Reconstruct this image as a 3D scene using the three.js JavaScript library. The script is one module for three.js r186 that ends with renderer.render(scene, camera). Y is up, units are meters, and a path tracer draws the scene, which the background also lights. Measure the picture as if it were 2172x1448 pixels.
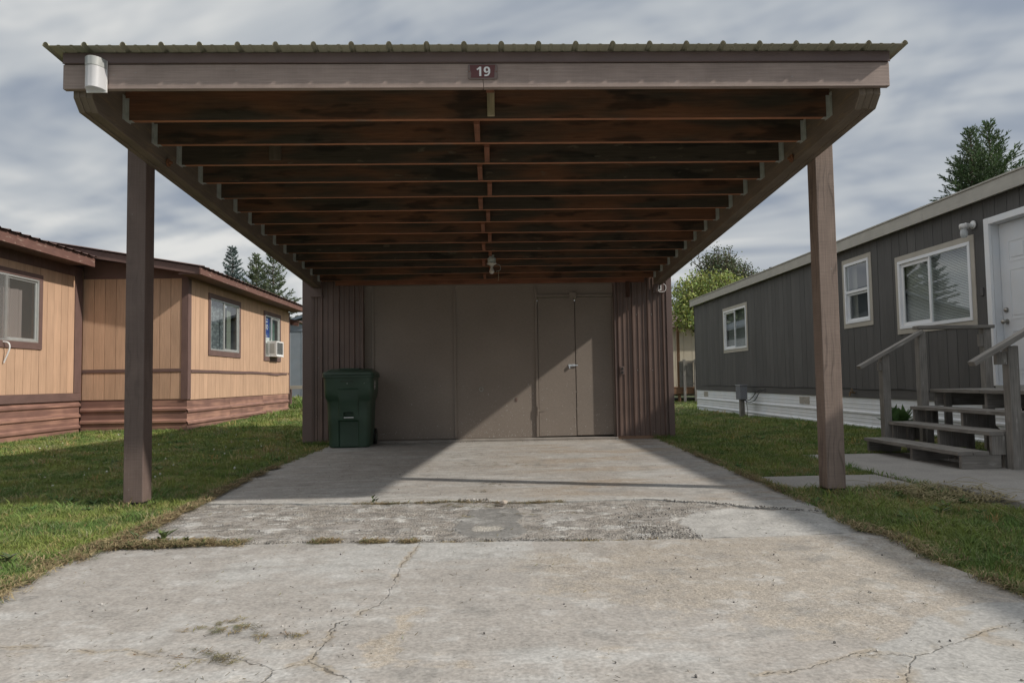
import * as THREE from 'three';
import { mergeGeometries, toCreasedNormals } from 'three/addons/utils/BufferGeometryUtils.js';
import { RoundedBoxGeometry } from 'three/addons/geometries/RoundedBoxGeometry.js';
import { FontLoader } from 'three/addons/loaders/FontLoader.js';
import { TextGeometry } from 'three/addons/geometries/TextGeometry.js';

// ------------------------------------------------------------------ camera, sky, sun, exposure
// World: x to the right, y up, the carport runs away from the camera along -z. "D" below is distance along -z.
const scene = new THREE.Scene();
const camera = new THREE.PerspectiveCamera(50.68, 1024 / 682, 0.05, 600);
camera.position.set(0, 0.86, 0);
camera.rotation.order = 'YXZ';
camera.rotation.set(0.0535, -0.0286, -0.0157);

const renderer = new THREE.WebGLRenderer({ antialias: true });
renderer.toneMapping = THREE.LinearToneMapping;
renderer.toneMappingExposure = 1.68;
renderer.shadowMap.enabled = true;

const SUN = new THREE.Vector3(1, 0.76, 0.33).normalize();
const sun = new THREE.DirectionalLight(new THREE.Color(1.0, 0.93, 0.83), 2.0);
sun.name = 'sun';
sun.position.copy(SUN).multiplyScalar(60).add(new THREE.Vector3(0, 0, -10));
sun.target.position.set(0, 0, -10);
sun.castShadow = true;
sun.shadow.mapSize.set(4096, 4096);
sun.shadow.radius = 2.2;
Object.assign(sun.shadow.camera, { left: -30, right: 30, top: 30, bottom: -30, near: 1, far: 160 });
scene.add(sun, sun.target);

// ------------------------------------------------------------------ noise
function mulberry(a) { return () => { a |= 0; a = a + 0x6D2B79F5 | 0; let t = Math.imul(a ^ a >>> 15, 1 | a); t = t + Math.imul(t ^ t >>> 7, 61 | t) ^ t; return ((t ^ t >>> 14) >>> 0) / 4294967296; }; }
const clamp = (x, a = 0, b = 1) => x < a ? a : x > b ? b : x;
const mix = (a, b, t) => a + (b - a) * t;
const sst = (a, b, x) => { const t = clamp((x - a) / (b - a)); return t * t * (3 - 2 * t); };
const GR = new Float32Array(512); { const r = mulberry(7); for (let i = 0; i < 256; i++) { const a = r() * Math.PI * 2; GR[i * 2] = Math.cos(a); GR[i * 2 + 1] = Math.sin(a); } }
const PERM = new Uint8Array(512); { const r = mulberry(11), p = [...Array(256).keys()]; for (let i = 255; i > 0; i--) { const j = Math.floor(r() * (i + 1)); [p[i], p[j]] = [p[j], p[i]]; } for (let i = 0; i < 512; i++) PERM[i] = p[i & 255]; }
function noise(x, y, px = 0, py = 0, s = 0) {           // gradient noise, about -0.7..0.7; px, py: period
  let x0 = Math.floor(x), y0 = Math.floor(y), x1 = x0 + 1, y1 = y0 + 1; const fx = x - x0, fy = y - y0;
  if (px) { x0 = ((x0 % px) + px) % px; x1 = x1 % px; if (x1 < 0) x1 += px; }
  if (py) { y0 = ((y0 % py) + py) % py; y1 = y1 % py; if (y1 < 0) y1 += py; }
  const u = fx * fx * fx * (fx * (fx * 6 - 15) + 10), v = fy * fy * fy * (fy * (fy * 6 - 15) + 10);
  const sa = s * 37, sb = s * 17, A = PERM[(x0 + sa) & 255] + sb, B = PERM[(x1 + sa) & 255] + sb;
  const a = PERM[(A + y0) & 255] << 1, b = PERM[(B + y0) & 255] << 1, c = PERM[(A + y1) & 255] << 1, d = PERM[(B + y1) & 255] << 1;
  const g0 = GR[a] * fx + GR[a + 1] * fy, g1 = GR[b] * (fx - 1) + GR[b + 1] * fy, g2 = GR[c] * fx + GR[c + 1] * (fy - 1), g3 = GR[d] * (fx - 1) + GR[d + 1] * (fy - 1);
  const t0 = g0 + (g1 - g0) * u, t1 = g2 + (g3 - g2) * u; return t0 + (t1 - t0) * v;
}
function fbm(x, y, oct = 4, px = 0, py = 0, s = 0, gain = 0.5) {
  let a = 1, f = 1, t = 0, n = 0;
  for (let i = 0; i < oct; i++) { t += a * noise(x * f, y * f, px * f, py * f, s + i); n += a; a *= gain; f *= 2; }
  return t / n * 1.5;
}

// ------------------------------------------------------------------ sky: high thin cloud drawn out in streaks
{
  const W = 2048, H = 1024, data = new Float32Array(W * H * 4), dir = new THREE.Vector3();
  for (let j = 0; j < H; j++) for (let i = 0; i < W; i++) {
    const el = ((j + 0.5) / H - 0.5) * Math.PI, az = ((i + 0.5) / W - 0.5) * Math.PI * 2;
    dir.set(Math.cos(el) * Math.cos(az), Math.sin(el), Math.cos(el) * Math.sin(az));
    if (dir.y < -0.02) { const o = (j * W + i) * 4; data[o] = 0.36; data[o + 1] = 0.38; data[o + 2] = 0.41; data[o + 3] = 1; continue; }
    const y = Math.max(dir.y, 0.0);
    const k = 1 / (y + 0.16), cx = dir.x * k, cz = dir.z * k;
    const ca = Math.cos(-0.42), sa = Math.sin(-0.42);
    let u = (cx * ca - cz * sa), v = (cx * sa + cz * ca);
    const w1 = fbm(u * 0.5 + 9, v * 0.7 + 3, 3, 0, 0, 5), w2 = fbm(u * 0.4 - 4, v * 0.6 + 8, 3, 0, 0, 9);
    u += w1 * 0.9; v += w2 * 0.55;
    const big = fbm(u * 0.28 + 2.1, v * 0.55 + 0.6, 4, 0, 0, 21);
    const mid = fbm(u * 0.55 + 7, v * 2.1 + 2, 5, 0, 0, 31, 0.55);
    const fine = fbm(u * 1.8 - 3, v * 6.5, 4, 0, 0, 41, 0.6);
    const puff = fbm(u * 3.2 + 1, v * 3.6 + 5, 4, 0, 0, 51);
    let c = 0.50 + big * 0.85 + mid * 0.58 + fine * 0.30 + puff * 0.36;
    c = clamp(c, 0.02, 1.02);
    c = mix(c, 0.74, sst(0.16, 0.0, y) * 0.55);
    const t1 = sst(0.05, 0.55, c), t2 = sst(0.45, 1.0, c);
    let r = mix(mix(0.195, 0.325, t1), 0.50, t2), g = mix(mix(0.230, 0.352, t1), 0.51, t2), b = mix(mix(0.295, 0.395, t1), 0.525, t2);
    const sd = Math.max(0, dir.dot(SUN)), glow = 1 + 0.22 * Math.pow(sd, 2) + 1.3 * Math.pow(sd, 24);
    r *= glow * 1.0; g *= glow * 0.995; b *= glow * 0.985;
    const o = (j * W + i) * 4; data[o] = r * 0.88; data[o + 1] = g * 0.87; data[o + 2] = b * 0.835; data[o + 3] = 1;
  }
  const sky = new THREE.DataTexture(data, W, H, THREE.RGBAFormat, THREE.FloatType);
  sky.mapping = THREE.EquirectangularReflectionMapping; sky.magFilter = THREE.LinearFilter; sky.minFilter = THREE.LinearFilter;
  sky.wrapS = THREE.RepeatWrapping; sky.needsUpdate = true;
  scene.background = sky; scene.environment = sky;
}

// ------------------------------------------------------------------ object helpers
const taken = new Map();
function numbered(n) { const k = taken.get(n) || 0; taken.set(n, k + 1); return k ? `${n}_${String(k).padStart(3, '0')}` : n; }
function thing(name, label, category, pos = [0, 0, 0], group) {
  const o = new THREE.Group(); o.name = numbered(name); o.position.set(...pos); o.userData = { label, category };
  if (group) o.userData.group = group;
  scene.add(o); return o;
}
function structure(name, label, category) { const o = thing(name, label, category); o.userData.kind = 'structure'; return o; }
function part(parent, name, geo, mat, pos) {
  const m = new THREE.Mesh(geo, mat); m.name = name; m.castShadow = m.receiveShadow = true;
  if (pos) m.position.set(...pos);
  parent.add(m); return m;
}
function solo(name, geo, mat, label, category, pos) {
  const m = new THREE.Mesh(geo, mat); m.name = numbered(name); m.castShadow = m.receiveShadow = true; m.userData = { label, category };
  if (pos) m.position.set(...pos);
  scene.add(m); return m;
}
// uv in metres by dominant face direction; u runs along the grain axis
function metreUV(g, grain = 0, off = [0, 0]) {
  const p = g.attributes.position, n = g.attributes.normal, uv = new Float32Array(p.count * 2);
  for (let i = 0; i < p.count; i++) {
    const c = [p.getX(i), p.getY(i), p.getZ(i)], a = [Math.abs(n.getX(i)), Math.abs(n.getY(i)), Math.abs(n.getZ(i))];
    const d = a[0] >= a[1] && a[0] >= a[2] ? 0 : a[1] >= a[2] ? 1 : 2;
    const rest = [0, 1, 2].filter(k => k !== d);
    const ua = rest.includes(grain) ? grain : rest[0], va = rest.find(k => k !== ua);
    uv[i * 2] = c[ua] + off[0]; uv[i * 2 + 1] = c[va] + off[1] + d * 0.37;
  }
  g.setAttribute('uv', new THREE.BufferAttribute(uv, 2)); return g;
}
let UVO = 0; const uvr = mulberry(5);
// box from x0..x1, y0..y1, D0..D1 (D = -z)
function box(x0, x1, y0, y1, D0, D1, grain = 0, r = 0) {
  const w = Math.abs(x1 - x0), h = Math.abs(y1 - y0), d = Math.abs(D1 - D0);
  const g = r ? new RoundedBoxGeometry(w, h, d, 1, Math.min(r, w / 2.1, h / 2.1, d / 2.1)) : new THREE.BoxGeometry(w, h, d);
  g.translate((x0 + x1) / 2, (y0 + y1) / 2, -(D0 + D1) / 2);
  metreUV(g, grain, [uvr() * 3, uvr() * 3]); return g;
}
// a bar between two points: width across, height up
function bar(a, b, w, h, r = 0) {
  const A = new THREE.Vector3(a[0], a[1], -a[2]), B = new THREE.Vector3(b[0], b[1], -b[2]), L = A.distanceTo(B);
  const g = r ? new RoundedBoxGeometry(L, h, w, 1, r) : new THREE.BoxGeometry(L, h, w);
  metreUV(g, 0, [uvr() * 3, uvr() * 3]);
  const x = B.clone().sub(A).normalize(); let up = new THREE.Vector3(0, 1, 0); if (Math.abs(x.y) > 0.95) up.set(0, 0, 1);
  const z = new THREE.Vector3().crossVectors(x, up).normalize(), y = new THREE.Vector3().crossVectors(z, x);
  g.applyMatrix4(new THREE.Matrix4().makeBasis(x, y, z).setPosition(A.add(B).multiplyScalar(0.5))); return g;
}
// polygon in (D, y) pushed from x0 to x1
function sidePrism(pts, x0, x1, bevel = 0) {
  const s = new THREE.Shape(pts.map(p => new THREE.Vector2(p[0], p[1])));
  const g = new THREE.ExtrudeGeometry(s, { depth: x1 - x0 - 2 * bevel, bevelEnabled: bevel > 0, bevelSize: bevel, bevelThickness: bevel, bevelOffset: -bevel, bevelSegments: 1, steps: 1 });
  g.applyMatrix4(new THREE.Matrix4().set(0, 0, 1, x0 + bevel, 0, 1, 0, 0, -1, 0, 0, 0, 0, 0, 0, 1)); return g;
}
// polygon in (x, y) pushed away from D0 to D1
function frontPrism(pts, D0, D1, holes = []) {
  const s = new THREE.Shape(pts.map(p => new THREE.Vector2(p[0], p[1])));
  for (const h of holes) s.holes.push(new THREE.Path(h.map(p => new THREE.Vector2(p[0], p[1]))));
  const g = new THREE.ExtrudeGeometry(s, { depth: D1 - D0, bevelEnabled: false }); g.translate(0, 0, -D1); return g;
}
function tube(pts, r, seg = 24, rs = 6) { return new THREE.TubeGeometry(new THREE.CatmullRomCurve3(pts.map(p => new THREE.Vector3(p[0], p[1], -p[2]))), seg, r, rs); }
function lathe(profile, seg = 24) { return new THREE.LatheGeometry(profile.map(p => new THREE.Vector2(p[0], p[1])), seg); }
// a corrugated sheet: profile [[t, n], ...] in a plane; place(t, n, s) gives the point for s = 0 or 1
function sheet(profile, place, thick = 0.0012) {
  const pos = [], n = profile.length;
  const P = (i, s, off) => place(profile[i][0], profile[i][1] + off, s);
  for (let i = 0; i < n - 1; i++) {
    for (const off of [0, -thick]) {
      const a = P(i, 0, off), b = P(i + 1, 0, off), c = P(i + 1, 1, off), d = P(i, 1, off);
      if (off === 0) pos.push(...a, ...b, ...c, ...a, ...c, ...d); else pos.push(...a, ...c, ...b, ...a, ...d, ...c);
    }
    for (const s of [0, 1]) { const a = P(i, s, 0), b = P(i + 1, s, 0), c = P(i + 1, s, -thick), d = P(i, s, -thick); pos.push(...a, ...b, ...c, ...a, ...c, ...d); }
  }
  const g = new THREE.BufferGeometry(); g.setAttribute('position', new THREE.Float32BufferAttribute(pos, 3)); g.computeVertexNormals(); return g;
}

// ------------------------------------------------------------------ textures
const enc = x => { x = clamp(x); return Math.round(255 * (x <= 0.0031308 ? x * 12.92 : 1.055 * Math.pow(x, 1 / 2.4) - 0.055)); };
function tex(w, h, fn, { repeat = [1, 1], wrap = THREE.RepeatWrapping, color = true } = {}) {
  const d = new Uint8Array(w * h * 4);
  for (let j = 0; j < h; j++) for (let i = 0; i < w; i++) {
    const c = fn((i + 0.5) / w, (j + 0.5) / h), o = (j * w + i) * 4;
    if (color) { d[o] = enc(c[0]); d[o + 1] = enc(c[1]); d[o + 2] = enc(c[2]); } else d[o] = d[o + 1] = d[o + 2] = Math.round(clamp(c) * 255);
    d[o + 3] = 255;
  }
  const t = new THREE.DataTexture(d, w, h); t.wrapS = t.wrapT = wrap; t.magFilter = THREE.LinearFilter; t.minFilter = THREE.LinearMipmapLinearFilter; t.generateMipmaps = true;
  if (color) t.colorSpace = THREE.SRGBColorSpace;
  t.repeat.set(...repeat); t.needsUpdate = true; return t;
}
const std = o => new THREE.MeshStandardMaterial({ roughness: 0.8, metalness: 0, ...o });
const rgb = (r, g, b) => new THREE.Color().setRGB(r, g, b);
// painted or bare wood, grain along u, one tile = 2 m x 0.5 m
function woodTex(base, { grain = 0.25, blotch = 0.2, worn = null, wornAmount = 0, seed = 1, saw = 0, cath = 0 } = {}) {
  return tex(640, 160, (u, v) => {
    const g = fbm(u * 6, v * 48, 4, 6, 48, seed) * grain + noise(u * 14, v * 170, 14, 170, seed + 3) * grain * 0.7;
    const b = fbm(u * 8, v * 3, 4, 8, 3, seed + 7) * blotch, s = saw ? noise(u * 300, v * 4, 300, 4, seed + 2) * saw : 0, ct = cath ? cath * sst(0.55, 1, Math.sin((v * 9 + 1.5 * fbm(u * 4, v * 3, 3, 4, 3, seed + 31)) * Math.PI * 2)) * sst(-0.25, 0.2, noise(u * 3, v * 4, 3, 4, seed + 37)) : 0;
    const m = 1 + g + b + s - ct;
    let c = base.map(x => x * m);
    if (worn) { const w = sst(1 - wornAmount - 0.12, 1 - wornAmount + 0.12, 0.5 + fbm(u * 10, v * 12, 5, 10, 12, seed + 11) * 0.7 + g * 0.5); c = c.map((x, k) => mix(x, worn[k] * (1 + g), w)); }
    const fl = noise(u * 90, v * 40, 90, 40, seed + 19) > 0.52 ? 0.5 : 0; if (fl && noise(u * 5, v * 2, 5, 2, seed + 23) > 0.1) c = c.map(x => mix(x, 0.35, fl));
    return c;
  }, { repeat: [0.5, 2] });
}
const woodBump = tex(1024, 256, (u, v) => 0.5 + fbm(u * 6, v * 60, 4, 6, 60, 77) * 0.35 + noise(u * 16, v * 128, 16, 128, 78) * 0.25, { repeat: [0.5, 2], color: false });
const sawBump = tex(1024, 256, (u, v) => 0.5 + fbm(u * 6, v * 60, 4, 6, 60, 77) * 0.25 + noise(u * 420, v * 3, 420, 3, 78) * 0.3, { repeat: [0.5, 2], color: false });
const grit = tex(512, 512, (u, v) => 0.5 + fbm(u * 40, v * 40, 4, 40, 40, 91, 0.7) * 0.5, { repeat: [2, 2], color: false });
const mottle = (base, amt, seed, fine = 0.06, rep = [0.7, 0.7], spots = 0) => tex(256, 256, (u, v) => {
  const m = 1 + fbm(u * 4, v * 4, 5, 4, 4, seed) * amt + noise(u * 100, v * 100, 100, 100, seed + 4) * fine;
  let c = base.map((x, k) => x * m * (1 + (k - 1) * 0.04 * fbm(u * 3, v * 3, 3, 3, 3, seed + 9)));
  if (spots && noise(u * 64, v * 64, 64, 64, seed + 2) > 0.6 - spots) c = c.map(x => mix(x, 0.5, 0.5));
  return c;
}, { repeat: rep });

const M = {};
M.brown = std({ map: woodTex([0.165, 0.119, 0.104], { grain: 0.14, blotch: 0.2, cath: 0.12, seed: 3, saw: 0.10 }), bumpMap: sawBump, bumpScale: 0.0016, roughness: 0.72 });
M.sunlitPost = std({ map: woodTex([0.258, 0.195, 0.163], { grain: 0.2, blotch: 0.22, cath: 0.3, seed: 6, saw: 0.14 }), bumpMap: sawBump, bumpScale: 0.0022, roughness: 0.75 });  // weathered post brown, lightened further: direct sunlight is put into this colour
M.header = std({ map: woodTex([0.33, 0.257, 0.228], { grain: 0.2, blotch: 0.26, seed: 5, saw: 0.06 }), bumpMap: woodBump, bumpScale: 0.0014, roughness: 0.75 });
M.beam = std({ map: woodTex([0.185, 0.145, 0.110], { grain: 0.2, blotch: 0.25, worn: [0.24, 0.18, 0.12], wornAmount: 0.28, seed: 8 }), bumpMap: woodBump, bumpScale: 0.002, roughness: 0.8 });
M.flash = std({ map: mottle([0.150, 0.105, 0.098], 0.25, 14, 0.05), roughness: 0.45, metalness: 0.15 });
M.sheetUnder = std({ map: mottle([0.47, 0.46, 0.37], 0.2, 17, 0.04), roughness: 0.5, metalness: 0.1 });
M.shedMetal = std({ map: mottle([0.170, 0.116, 0.097], 0.26, 23, 0.05, [0.7, 0.7], 0.02), roughness: 0.42, metalness: 0.1, bumpMap: grit, bumpScale: 0.0006 });
M.shedTrim = std({ map: mottle([0.165, 0.118, 0.105], 0.18, 24, 0.05), roughness: 0.5, metalness: 0.1 });
// painted plywood with dirt specks splashed on its foot
M.ply = std({ map: tex(512, 512, (u, v) => {
  const m = 1 + fbm(u * 3, v * 3, 5, 3, 3, 33) * 0.14 + noise(u * 170, v * 60, 170, 60, 34) * 0.08 + noise(u * 60, v * 170, 60, 170, 35) * 0.08;
  return [0.272 * m, 0.230 * m, 0.196 * m];
}, { repeat: [0.45, 0.45] }), bumpMap: grit, bumpScale: 0.0012, roughness: 0.8 });
M.galv = std({ map: mottle([0.46, 0.48, 0.45], 0.3, 37, 0.1, [4, 4]), roughness: 0.6, metalness: 0.1 });
M.rust = std({ map: mottle([0.22, 0.10, 0.05], 0.4, 38, 0.15, [6, 6]), roughness: 0.9 });
M.white = std({ map: mottle([0.8, 0.8, 0.8], 0.06, 41, 0.02, [1, 1]), roughness: 0.5 });
M.whiteMetal = std({ map: mottle([0.82, 0.845, 0.88], 0.08, 42, 0.03), roughness: 0.45 });
M.doorWhite = std({ map: mottle([0.72, 0.74, 0.77], 0.06, 43, 0.02, [1, 1]), roughness: 0.5 });
M.vinyl = std({ map: mottle([0.83, 0.84, 0.86], 0.05, 44, 0.02, [1, 1]), roughness: 0.4 });
M.beigeTrim = std({ map: woodTex([0.45, 0.415, 0.36], { grain: 0.08, blotch: 0.12, seed: 45 }), bumpMap: woodBump, bumpScale: 0.0008, roughness: 0.75 });
M.fasciaGrey = std({ map: woodTex([0.43, 0.41, 0.37], { grain: 0.08, blotch: 0.15, seed: 46 }), roughness: 0.7 });
const sidingTex = (b, seed, g = 0.10) => tex(512, 256, (u, v) => {
  const m = 1 + fbm(u * 4, v * 36, 4, 4, 36, seed) * g + noise(u * 9, v * 110, 9, 110, seed + 3) * g * 0.8 + fbm(u * 2, v * 2, 3, 2, 2, seed + 5) * 0.16 + fbm(u * 1, v * 6, 3, 1, 6, seed + 8) * 0.10;
  return b.map(x => x * m);
}, { repeat: [0.5, 1] });
const sidingBump = tex(512, 512, (u, v) => {
  const w = fbm(u * 3, v * 5, 3, 3, 5, 60); return 0.5 + 0.3 * Math.sin((v * 60 + w * 14) * Math.PI) * (0.4 + 0.6 * sst(-0.2, 0.4, fbm(u * 4, v * 4, 3, 4, 4, 61))) + noise(u * 8, v * 120, 8, 120, 62) * 0.3;
}, { repeat: [0.5, 1], color: false });
const tone = (b, k) => b.map(x => x * k);
const tans = [0.95, 0.98, 1, 1.03, 1.06].map((k, i) => std({ map: sidingTex(tone([0.53, 0.345, 0.232], k), 70 + i, 0.14), bumpMap: sidingBump, bumpScale: 0.0022, roughness: 0.8 }));
const darks = [0.93, 0.98, 1, 1.04, 1.1].map((k, i) => std({ map: sidingTex(tone([0.098, 0.094, 0.091], k), 80 + i, 0.16), bumpMap: sidingBump, bumpScale: 0.002, roughness: 0.78 }));
M.trimBrown = std({ map: woodTex([0.150, 0.092, 0.080], { grain: 0.16, blotch: 0.2, seed: 90 }), bumpMap: woodBump, bumpScale: 0.001, roughness: 0.75 });
M.fasciaWorn = std({ map: woodTex([0.155, 0.078, 0.062], { grain: 0.2, blotch: 0.25, worn: [0.36, 0.27, 0.22], wornAmount: 0.20, seed: 93 }), bumpMap: woodBump, bumpScale: 0.002, roughness: 0.85 });
M.roofBrown = std({ map: mottle([0.13, 0.08, 0.07], 0.35, 95, 0.08), roughness: 0.6, metalness: 0.1 });
M.backing = std({ color: rgb(0.42, 0.264, 0.18), roughness: 0.9 });
M.backingDark = std({ color: rgb(0.085, 0.082, 0.08), roughness: 0.9 });
// faded red-brown skirting: sun-bleached salmon streaks along the sheet
M.skirtRed = std({ map: tex(512, 256, (u, v) => {
  const s = sst(-0.25, 0.5, fbm(u * 1, v * 9, 4, 1, 9, 101) * 0.8 + noise(u * 2, v * 60, 2, 60, 102) * 0.35 + fbm(u * 3, v * 2, 3, 3, 2, 104) * 0.5), d = fbm(u * 6, v * 6, 4, 6, 6, 103);
  const a = [0.215, 0.118, 0.096], b = [0.47, 0.265, 0.195]; return a.map((x, k) => mix(x, b[k], s * 0.85) * (1 + d * 0.25));
}, { repeat: [0.5, 1] }), roughness: 0.6 });
M.greyWood = [110, 111, 112].map((s, k) => std({ map: woodTex([[0.250, 0.234, 0.214], [0.236, 0.220, 0.200], [0.264, 0.247, 0.226]][k], { grain: 0.42, blotch: 0.35, worn: [0.40, 0.385, 0.355], wornAmount: 0.15, seed: s }), bumpMap: woodBump, bumpScale: 0.003, roughness: 0.9 }));
M.glass = new THREE.MeshPhysicalMaterial({ color: rgb(0.86, 0.9, 0.88), roughness: 0.015, metalness: 0, transmission: 1, thickness: 0, ior: 2.4 });
M.filmGlass = new THREE.MeshPhysicalMaterial({ color: rgb(0.62, 0.62, 0.60), roughness: 0.12, transmission: 0.9, thickness: 0, ior: 1.5 });
M.alu = std({ map: mottle([0.50, 0.51, 0.50], 0.15, 120, 0.05, [2, 2]), roughness: 0.45, metalness: 0.5 });
M.black = std({ color: rgb(0.012, 0.012, 0.012), roughness: 0.6 });
M.greenPlastic = std({ map: mottle([0.029, 0.064, 0.040], 0.35, 125, 0.08, [1.4, 1.4]), roughness: 0.38, bumpMap: grit, bumpScale: 0.0005 });
M.greenLid = std({ map: mottle([0.040, 0.074, 0.050], 0.3, 126, 0.08, [1.4, 1.4]), roughness: 0.42, bumpMap: grit, bumpScale: 0.0005 });
M.darkBeige = std({ map: mottle([0.50, 0.46, 0.36], 0.12, 130, 0.03), roughness: 0.8 });
M.interior = std({ color: rgb(0.20, 0.19, 0.17), roughness: 0.95 });

// ------------------------------------------------------------------ ground
const gy = (x, D) => -0.03 + clamp((D - 12) / 9, 0, 1.5) * (-clamp(x, -7, 7) * 0.022);
const lawn = structure('lawn', 'mown green lawn on both sides of the concrete driveway', 'lawn');
{
  const xs = [], Ds = [];
  for (let x = -160; x < -12; x += 12) xs.push(x); for (let x = -12; x <= 12; x += 0.4) xs.push(x); for (let x = 24; x <= 160; x += 12) xs.push(x);
  for (let d = -60; d < -2; d += 8) Ds.push(d); for (let d = -2; d <= 36; d += 0.4) Ds.push(d); for (let d = 46; d <= 320; d += 15) Ds.push(d);
  const pos = [], uv = [], idx = [];
  for (const d of Ds) for (const x of xs) { pos.push(x, gy(x, d) - 0.012 + 0.01 * noise(x * 1.3, d * 1.3) - (Math.abs(x) < 2.6 && d < 13.2 ? 0.06 : 0), -d); uv.push(x, d); }
  for (let j = 0; j < Ds.length - 1; j++) for (let i = 0; i < xs.length - 1; i++) { const a = j * xs.length + i, b = a + 1, c = a + xs.length, e = c + 1; idx.push(a, b, e, a, e, c); }
  const g = new THREE.BufferGeometry(); g.setAttribute('position', new THREE.Float32BufferAttribute(pos, 3)); g.setAttribute('uv', new THREE.Float32BufferAttribute(uv, 2)); g.setIndex(idx); g.computeVertexNormals();
  const soil = tex(512, 512, (u, v) => {
    const a = fbm(u * 8, v * 8, 5, 8, 8, 140), b = fbm(u * 60, v * 60, 3, 60, 60, 141, 0.7);
    const t = sst(-0.3, 0.4, a + b * 0.8); return [mix(0.045, 0.085, t), mix(0.062, 0.105, t), mix(0.020, 0.033, t)];
  }, { repeat: [0.4, 0.4] });
  part(lawn, 'turf', g, std({ map: soil, bumpMap: grit, bumpScale: 0.02, roughness: 1 }));
}

// ------------------------------------------------------------------ concrete driveway
const poly = (pts, closed) => pts.map((p, i) => [p, pts[(i + 1) % pts.length]]).slice(0, closed ? undefined : -1);
function segDist(x, y, segs) { let m = 1e9; for (const [a, b] of segs) { const dx = b[0] - a[0], dy = b[1] - a[1], t = clamp(((x - a[0]) * dx + (y - a[1]) * dy) / (dx * dx + dy * dy)); const ex = x - a[0] - dx * t, ey = y - a[1] - dy * t, q = ex * ex + ey * ey; if (q < m) m = q; } return Math.sqrt(m); }
function inside(x, y, P) { let c = false; for (let i = 0, j = P.length - 1; i < P.length; j = i++) if ((P[i][1] > y) !== (P[j][1] > y) && x < (P[j][0] - P[i][0]) * (y - P[i][1]) / (P[j][1] - P[i][1]) + P[i][0]) c = !c; return c; }
const sdist = (x, y, P, S) => inside(x, y, P) ? -segDist(x, y, S) : segDist(x, y, S);
const CR = {
  c1: [[-0.40, 3.93], [-0.40, 3.82], [-0.44, 3.44], [-0.44, 3.24], [-0.43, 2.99], [-0.45, 2.84], [-0.50, 2.79], [-0.51, 2.71], [-0.58, 2.63], [-0.56, 2.47], [-0.58, 2.37], [-0.58, 2.29], [-0.51, 2.23], [-0.43, 2.16], [-0.39, 2.02], [-0.3, 1.7]],
  c2: [[-1.9, 2.5], [-1.68, 2.49], [-1.49, 2.49], [-1.37, 2.46], [-1.30, 2.42], [-1.21, 2.43], [-1.09, 2.38], [-0.94, 2.35], [-0.86, 2.37], [-0.76, 2.30], [-0.67, 2.25], [-0.58, 2.29]],
  c2b: [[-0.67, 2.25], [-0.68, 2.17], [-0.67, 2.0], [-0.7, 1.7]],
  c3: [[2.1, 2.55], [1.82, 2.49], [1.66, 2.42], [1.45, 2.30], [1.32, 2.23], [1.28, 2.22], [1.22, 2.15], [1.12, 1.99], [1.1, 1.6]],
  c3b: [[1.26, 2.21], [1.21, 2.24], [1.13, 2.23]],
  c4: [[0.75, 2.11], [0.89, 2.14], [1.04, 2.21], [1.18, 2.28]],
};
const crackA = Object.values(CR).flatMap(p => poly(p));
const crackB = [...poly([[1.3, 7.2], [1.56, 7.18], [1.8, 7.12], [2.09, 7.06], [2.3, 7.05]]), ...poly([[-1.65, 5.62], [-1.1, 5.55], [-0.7, 5.45], [-0.3, 5.32]]), ...poly([[-2.2, 8.3], [-1.2, 8.35], [-0.3, 8.3]]), ...poly([[1.7, 5.6], [1.95, 5.3], [2.12, 5.1]])];
const patchLR = [[1.33, 2.37], [1.49, 2.54], [1.67, 2.64], [1.82, 2.70], [2.2, 2.66], [2.3, 2.42], [2.3, 1.4], [1.0, 1.4], [1.20, 2.19], [1.11, 2.21], [1.19, 2.30]], patchLRs = poly(patchLR, true);
const sand1 = [[-0.26, 2.82], [-0.29, 2.64], [-0.32, 2.45], [-0.30, 2.29], [-0.36, 2.27], [-0.46, 2.42], [-0.40, 2.50], [-0.35, 2.57], [-0.36, 2.69]], sand1s = poly(sand1, true);
const sandR = [[0.07, 3.48], [0.5, 3.75], [1.14, 3.95], [2.00, 3.95], [2.2, 3.30], [2.1, 2.74], [1.50, 2.55], [1.29, 2.34], [1.05, 2.49], [0.77, 2.66], [0.28, 2.93]], sandRs = poly(sandR, true);
const smoothP = [[1.12, 3.85], [1.11, 4.34], [1.28, 4.64], [1.59, 4.75], [1.96, 4.59], [2.3, 4.34], [2.3, 3.85]], smoothPs = poly(smoothP, true);
const darkP = [[-0.24, 4.31], [-0.17, 4.72], [-0.15, 4.92], [0.15, 4.94], [0.19, 4.65], [0.14, 4.45], [0.19, 4.17], [0.11, 3.99], [-0.12, 4.01], [-0.20, 4.14]], darkPs = poly(darkP, true);
const crand = mulberry(4242);
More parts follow.
